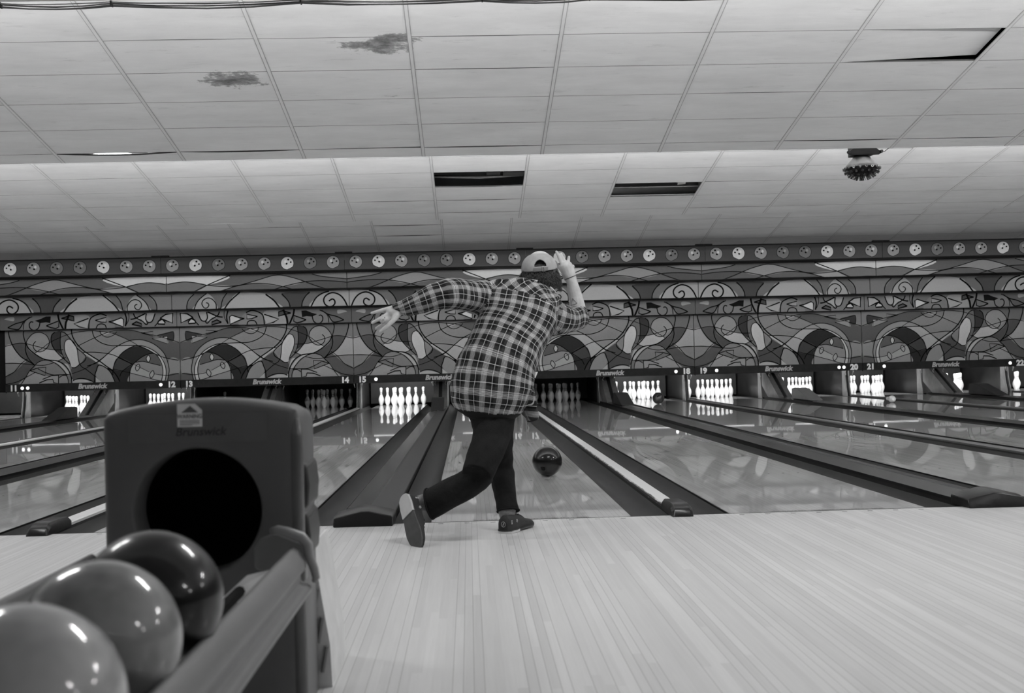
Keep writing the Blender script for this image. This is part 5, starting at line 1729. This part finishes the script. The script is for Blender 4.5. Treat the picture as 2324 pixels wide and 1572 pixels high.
# collar standing round the neck
nk = Vector(B_NECK[1][0]) + Vector((0.005, -0.005, 0.005))
ax = (Vector(B_NECK[2][0]) - Vector(B_NECK[0][0])).normalized()
e1 = ax.cross(Vector((0, 1, 0))).normalized(); e2 = ax.cross(e1).normalized()
vs, fs, uvs = [], [], []
NC = 40
for i in range(NC + 1):
    t = 2 * PI * (i / NC) * 0.86 + PI * 0.64
    for j, (h, r__) in enumerate(((-0.02, 0.082), (0.012, 0.076), (0.028, 0.079), (0.024, 0.085), (-0.012, 0.096))):
        vs.append(tuple(nk + ax * h + (e1 * math.cos(t) + e2 * math.sin(t)) * r__))
for i in range(NC):
    for j in range(4):
        fs.append((i * 5 + j, i * 5 + j + 1, (i + 1) * 5 + j + 1, (i + 1) * 5 + j))
me_c = bpy.data.meshes.new('collar'); me_c.from_pydata(vs, [], fs); me_c.materials.append(m_plaid)
ly_ = me_c.uv_layers.new(name='weave')
for p_ in me_c.polygons:
    p_.use_smooth = True
    for li in p_.loop_indices:
        vi = me_c.loops[li].vertex_index
        ly_.data[li].uv = ((vi // 5) / NC * 0.46, (vi % 5) * 0.016)
col_o = bpy.data.objects.new('collar', me_c); COL.objects.link(col_o)
sm = col_o.modifiers.new('thick', 'SOLIDIFY'); sm.thickness = 0.003
rebase(col_o, person)

# --- jeans
jb = MB()
for sp_ in (JN_R, JN_RS, JN_L):
    v, f = loft_rings(sp_, 36, 2.2, dome=False); jb.add(v, f)
jeans = remeshed('jeans', jb, 0.0075, 4, [m_denim], None)
me = jeans.data; nv = len(me.vertices)
co = np.empty(nv * 3); me.vertices.foreach_get('co', co); co = co.reshape(-1, 3)
nrm = np.empty(nv * 3); me.vertices.foreach_get('normal', nrm); nrm = nrm.reshape(-1, 3)
kn = [Vector(JN_R[-1][0]), Vector(JN_L[4][0])]
for i in range(nv):
    p_ = co[i]
    near = max(math.exp(-((p_[2] - 0.33) / 0.10) ** 2), 0.35)
    co[i] += nrm[i] * (0.010 * near * vnoise((p_[0] * 0.7 + p_[2] * 0.7, p_[1], p_[2] * 0.7 - p_[0] * 0.7), (8, 8, 30), 1.3) + 0.003 * vnoise(p_, (14, 14, 14), 5.0))
me.vertices.foreach_set('co', co.ravel()); me.update()
rebase(jeans, person)
# stitched hems and seams
def hem(spec, name, k=1.02):
    a, c, t = spec
    a, c = Vector(a), Vector(c); m_ = (a + c) / 2
    ah = (c - a) / 2 * k
    return m_, ah, t * k
for spec, other in ((JN_RS[-1], JN_RS[-2]), (JN_L[-1], JN_L[-2])):
    m_, ah, t = hem(spec, 'hem', 0.985)
    tan = (m_ - (Vector(other[0]) + Vector(other[1])) / 2).normalized()
    bv = ah.cross(tan).normalized() * t
    b = MB()
    ring_ = []
    for i in range(41):
        w = 2 * PI * i / 40
        cx, sx = math.cos(w), math.sin(w)
        ring_.append(m_ + ah * (abs(cx) ** 0.9) * (1 if cx >= 0 else -1) + bv * (abs(sx) ** 0.9) * (1 if sx >= 0 else -1) - tan * 0.003)
    b.tube([tuple(q) for q in ring_], 0.0042, 8, cap=False)
    b.build('trouser_hem', m_denim, person, smooth=True)
# black disc standing for the shade inside the raised trouser leg
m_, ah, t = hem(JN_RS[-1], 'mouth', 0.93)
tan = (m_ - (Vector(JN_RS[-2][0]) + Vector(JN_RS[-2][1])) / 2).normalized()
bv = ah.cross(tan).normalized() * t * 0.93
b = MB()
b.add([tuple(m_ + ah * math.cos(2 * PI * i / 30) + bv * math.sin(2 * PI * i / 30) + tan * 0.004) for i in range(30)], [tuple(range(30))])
b.build('trouser_mouth_shade', m_black, person)
# back pocket outline
b = MB()
pk = [(1079, 938), (1083, 955), (1098, 969), (1122, 973), (1136, 960), (1139, 940)]

# --- socks
b = MB()
capsule_chain(b, [(Vector(B_LLEG[0][0]), 0.046), (Vector(B_LLEG[1][0]), 0.043), (Vector(B_LLEG[2][0]), 0.036)], 18)
b.build('sock', m_sock, person, smooth=True)
b = MB()
capsule_chain(b, [(Vector(B_RLEG[0][0]), 0.046), (Vector(B_RLEG[1][0]), 0.042), (Vector(B_RLEG[2][0]), 0.036)], 18)
b.build('sock', m_sock, person, smooth=True)

# --- shoes, modelled lying flat, heel at the origin, toe along +y
def shoe_parts(Mx, mirror, bend):
    def W(p_):
        x, y, z = p_
        if mirror:
            x = -x
        if bend and y > 0.19:
            z += (y - 0.19) ** 2 * 2.2
        return tuple(Mx @ Vector((x, y, z)))
    st = [(0.0, 0.022, 0.0), (0.012, 0.034, 0.0), (0.05, 0.041, 0.0), (0.10, 0.040, -0.002), (0.15, 0.045, -0.004), (0.195, 0.050, -0.003), (0.230, 0.046, 0.001), (0.258, 0.036, 0.005), (0.276, 0.023, 0.008), (0.287, 0.008, 0.010)]
    st2 = []
    for i in range(len(st) - 1):
        for t in (0, 0.5):
            st2.append(tuple(st[i][k] * (1 - t) + st[i + 1][k] * t for k in range(3)))
    st2.append(st[-1])
    # uppers
    tops = [(0.0, 0.070), (0.012, 0.088), (0.05, 0.080), (0.10, 0.082), (0.15, 0.072), (0.20, 0.050), (0.245, 0.040), (0.275, 0.028), (0.288, 0.018)]
    def top(y):
        for i in range(len(tops) - 1):
            if tops[i][0] <= y <= tops[i + 1][0]:
                t = (y - tops[i][0]) / (tops[i + 1][0] - tops[i][0])
                return tops[i][1] * (1 - t) + tops[i + 1][1] * t
        return tops[-1][1]
    b = MB()
    rings = []
    for y, w, cx in st2:
        zt = top(y); open_ = 0.010 < y < 0.115
        r__ = []
        for k in range(17):
            t = PI * k / 16
            x = -math.cos(t) * w
            z = 0.014 + (zt - 0.014) * (math.sin(t) ** 0.62)
            if open_:
                x = -math.cos(t) * w * (0.86 if abs(math.cos(t)) < 0.75 else 1.0)
            r__.append(W((cx + x, y, z)))
        rings.append(r__)
    b.loft(rings, cap=True)
    up_ = b.build('shoe', m_shoe, person, smooth='auto')
    # outsole: front slide pad and raised heel
    def sole(y0, y1, z0, z1, m_, name):
        q = [s for s in st2 if y0 - 1e-6 <= s[0] <= y1 + 1e-6]
        L = [(s[2] - s[1] - 0.003, s[0]) for s in q]; R_ = [(s[2] + s[1] + 0.003, s[0]) for s in q]
        if y0 == 0.0:
            L = [(-0.012, -0.006)] + L; R_ = [(0.012, -0.006)] + R_
        poly = L + R_[::-1]
        bq = MB(); n = len(poly)
        nseg = len(L)
        vs = [W((x, y, z0)) for x, y in poly] + [W((x, y, z1)) for x, y in poly]
        fs = [(i, (i + 1) % n, n + (i + 1) % n, n + i) for i in range(n)]
        for i in range(nseg - 1):
            fs.append((i, i + 1, n - 2 - i, n - 1 - i)); fs.append((n + i, n + i + 1, n + n - 2 - i, n + n - 1 - i))
        bq.add(vs, fs)
        return bq.build(name, m_, up_)
    sole(0.0, 0.288, 0.010, 0.017, m_shoe, 'welt')
    sole(0.0, 0.100, 0.0, 0.0125, m_heel, 'heel')
    sole(0.100, 0.288, 0.004, 0.0108, m_sole, 'outsole')
    # laces over the tongue
    b = MB()
    for i in range(4):
        y = 0.125 + i * 0.020
        w = 0.020; z = top(y) + 0.0015
        b.tube([W((-w, y, z - 0.008)), W((-w * 0.5, y, z)), W((w * 0.5, y + 0.006, z)), W((w, y + 0.006, z - 0.008))], 0.0022, 6)
    b.build('laces', m_shoel, up_)
    # light lettering marks on the flank and the round heel badge
    b = MB()
    side = -1 if mirror else 1
    for i in range(5):
        y = 0.075 + 0.006 * 0; z = 0.030 + i * 0.0065
        xx = 0.0372
        b.add([W((xx, 0.070, z)), W((xx, 0.082 + 0.003 * (i % 2), z)), W((xx, 0.082 + 0.003 * (i % 2), z + 0.004)), W((xx, 0.070, z + 0.004))], [(0, 1, 2, 3)])
    for i in range(3):
        z = 0.044 + i * 0.007
        b.add([W((0.0345, 0.020, z)), W((0.0355, 0.028, z)), W((0.0355, 0.028, z + 0.005)), W((0.0345, 0.020, z + 0.005))], [(0, 1, 2, 3)])
    b.build('shoe_lettering', S('shoe_print', 0.42, rough=0.5), up_)
    b = MB()
    b.tube([W((0.011 * math.cos(a), -0.0015 - 0.0, 0.045 + 0.013 * math.sin(a))) for a in [2 * PI * k / 20 for k in range(21)]], 0.0009, 5, cap=False)
    b.tube([W((-0.003, -0.001, 0.036)), W((0.001, -0.0015, 0.050)), W((0.005, -0.001, 0.052))], 0.0014, 5)
    b.tube([W((-0.003, -0.001, 0.044)), W((0.004, -0.001, 0.045))], 0.0012, 5)
    b.build('heel_badge', S('shoe_print', 0.42, rough=0.5), up_)
    return up_
ang = math.radians(-28)
Mf = Matrix.Translation(Vector(SHOE_F_HEEL) + Vector((0, 0, 0.0005))) @ Matrix.Rotation(ang, 4, 'Z') @ Matrix.Rotation(math.radians(1.0), 4, 'X')
shoe_parts(Mf, False, False)
# trailing foot stands on its toe: sole towards the camera and to the left
heel, toe = Vector(SHOE_R[0]), Vector(SHOE_R[1])
yv = (toe - heel).normalized()
sole_dir = Vector((-0.48, -0.82, -0.30))
zv = -(sole_dir - yv * sole_dir.dot(yv)).normalized()
xv = yv.cross(zv)
Mr = Matrix((xv, yv, zv)).transposed().to_4x4(); Mr.translation = heel
shoe_parts(Mr, False, False)

# --- cap worn back to front, hair and wrist band
CT = HD + Vector((-0.006, -0.006, 0.018))
tilt = Matrix.Rotation(math.radians(-4), 4, 'Y') @ Matrix.Rotation(math.radians(8), 4, 'X')
b = MB()
NA, NE = 160, 44
vs, fs = [], []
for j in range(NE + 1):
    e = PI / 2 * j / NE
    for i in range(NA):
        a = 2 * PI * i / NA
        rx, ry, rz = 0.0905, 0.108, 0.085
        q = Vector((math.cos(a) * rx * math.cos(e) ** 0.80, math.sin(a) * ry * math.cos(e) ** 0.80, rz * math.sin(e) ** 0.95 - 0.018))
        pl_ = 1 + 0.010 * math.cos(a * 6) * math.cos(e)
        q.x *= pl_; q.y *= pl_
        vs.append(tuple(CT + (tilt @ q)))
def hole(i, j):
    a = 2 * PI * (i + 0.5) / NA; e = (j + 0.5) / NE
    da = abs((a - 1.5 * PI))
    return e > 0.17 and (da / 0.36) ** 2 + ((e - 0.15) / 0.30) ** 2 < 1
for j in range(NE):
    for i in range(NA):
        if hole(i, j):
            continue
        k = (i + 1) % NA
        fs.append((j * NA + i, j * NA + k, (j + 1) * NA + k, (j + 1) * NA + i))
b.add(vs, fs)
cap_o = b.build('cap', m_capc, person, smooth=True)
sm = cap_o.modifiers.new('thick', 'SOLIDIFY'); sm.thickness = 0.003
b = MB()
b.ball(tuple(CT + Vector((0.002, -0.004, 0.069))), 0.007, 10, sc=(1, 1, 0.5)); b.build('cap_button', m_capc, cap_o, smooth=True)
b = MB()
pts = [CT + tilt @ Vector((0.0915 * math.sin(a), -0.1095 * math.cos(a), -0.010)) for a in [(-0.42 + 0.84 * i / 12) for i in range(13)]]
rings_ = []
for q in pts:
    rings_.append([tuple(q + Vector((0, -0.001, 0.009))), tuple(q + Vector((0, -0.0035, 0.0))), tuple(q + Vector((0, -0.001, -0.009))), tuple(q + Vector((0, 0.002, 0)))])
b.loft(rings_); b.build('cap_strap', m_capd, cap_o, smooth='auto')
b = MB()
q = pts[8]
b.tube([tuple(q + Vector((-0.006, -0.005, 0.011))), tuple(q + Vector((0.006, -0.005, 0.011))), tuple(q + Vector((0.006, -0.005, -0.011))), tuple(q + Vector((-0.006, -0.005, -0.011))), tuple(q + Vector((-0.006, -0.005, 0.011)))], 0.0016, 6)
b.build('strap_buckle', m_alu, cap_o)
b = MB()
vs, fs = [], []
for i in range(17):
    a = PI * (0.18 + 0.64 * i / 16)
    for j in range(5):
        t = j / 4
        q = Vector((math.cos(a) * (0.088 + 0.004 * t), math.sin(a) * 0.104 + 0.070 * t * math.sin(a) ** 0.6, -0.016 - 0.02 * t + 0.012 * math.cos(2 * (a - PI / 2)) * t * 0))
        vs.append(tuple(CT + (tilt @ q)))
for i in range(16):
    for j in range(4):
        fs.append((i * 5 + j, i * 5 + j + 1, (i + 1) * 5 + j + 1, (i + 1) * 5 + j))
b.add(vs, fs)
o = b.build('cap_brim', m_capc, cap_o, smooth=True)
sm = o.modifiers.new('thick', 'SOLIDIFY'); sm.thickness = 0.004

b = MB()
hcn = HD + Vector((-0.002, 0.0, -0.012))
b.ball(tuple(hcn + Vector((0, 0.004, 0.015))), 0.080, 20, sc=(1.0, 1.1, 0.9))
b.ball(tuple(hcn + Vector((0, -0.004, -0.03))), 0.078, 20, sc=(1.10, 1.0, 0.72))
rng = random.Random(11)
for i in range(1500):
    a = rng.uniform(PI * 1.0, PI * 2.0) if i % 4 else rng.uniform(PI * 0.86, PI * 2.14)
    r0 = rng.uniform(0.80, 1.04)
    z0_ = rng.uniform(-0.012, 0.032)
    p0 = hcn + Vector((math.cos(a) * 0.084 * r0, math.sin(a) * 0.092 * r0, z0_))
    L = rng.uniform(0.050, 0.100)
    out = Vector((math.cos(a), math.sin(a), 0))
    sidev = Vector((-math.sin(a), math.cos(a), 0)) * rng.uniform(-1, 1)
    ph = rng.uniform(0, 6)
    pts, rr = [], []
    K = 9
    for k in range(K):
        t = k / (K - 1)
        curl = 0.015 * math.sin(ph + t * 6.5) * (0.3 + t)
        q = p0 + Vector((0, 0, -L * t)) + out * (0.012 * t + 0.016 * t * t * rng.uniform(0.6, 1.0)) + sidev * (0.022 * t) + Vector((-math.sin(a), math.cos(a), 0)) * curl
        pts.append(tuple(q)); rr.append(0.0019 * (1 - 0.7 * t) + 0.0002)
    b.tube(pts, rr, 4)
b.build('hair', m_hair, person, smooth=True)

wp = Vector(B_RARM[-2][0]).lerp(Vector(B_RARM[-3][0]), 0.45)
wd = (Vector(B_RARM[-2][0]) - Vector(B_RARM[-3][0])).normalized()
e1 = wd.cross(Vector((0, 1, 0))).normalized(); e2 = wd.cross(e1)
b = MB()
b.tube([tuple(wp + (e1 * math.cos(a) + e2 * math.sin(a)) * 0.0325) for a in [2 * PI * k / 24 for k in range(25)]], 0.0016, 6, cap=False)
b.build('bracelet', m_band, person)
# small outlined triangle tattoo on the forearm
fa, fb = Vector(B_RARM[3][0]), Vector(B_RARM[4][0])
fd = (fb - fa).normalized(); fs_ = fd.cross(Vector((0, 1, 0))).normalized()
def onarm(u, v):
    c = fa.lerp(fb, u)
    R_ = (B_RARM[3][1] * (1 - u) + B_RARM[4][1] * u) * 1.012
    s = v * R_
    return tuple(c - fs_ * s * -1 + Vector((0, -1, 0)) * math.sqrt(max(R_ * R_ - s * s, 1e-6)))
b = MB()
tri = [(0.35, 0.05), (0.75, 0.52), (0.30, 0.80), (0.35, 0.05)]
for (ua, va), (ub, vb) in zip(tri[:-1], tri[1:]):
    b.tube([onarm(ua + (ub - ua) * t, va + (vb - va) * t) for t in (0, 0.25, 0.5, 0.75, 1)], 0.0008, 5)
b.build('tattoo', S('tattoo_ink', 0.10, rough=0.6), person)
fr_ = Vector(FL[2][1][0]).lerp(Vector(FL[2][2][0]), 0.4)
b = MB()
b.tube([tuple(fr_ + Vector((0.0, 0.0115 * math.cos(a), 0.0115 * math.sin(a)))) for a in [2 * PI * k / 16 for k in range(17)]], 0.0016, 6, cap=False)
b.build('finger_ring', S('dark_ring', 0.02, metal=0.8, rough=0.3), person)
# hide the far copy used for nothing: pin0 must be placed
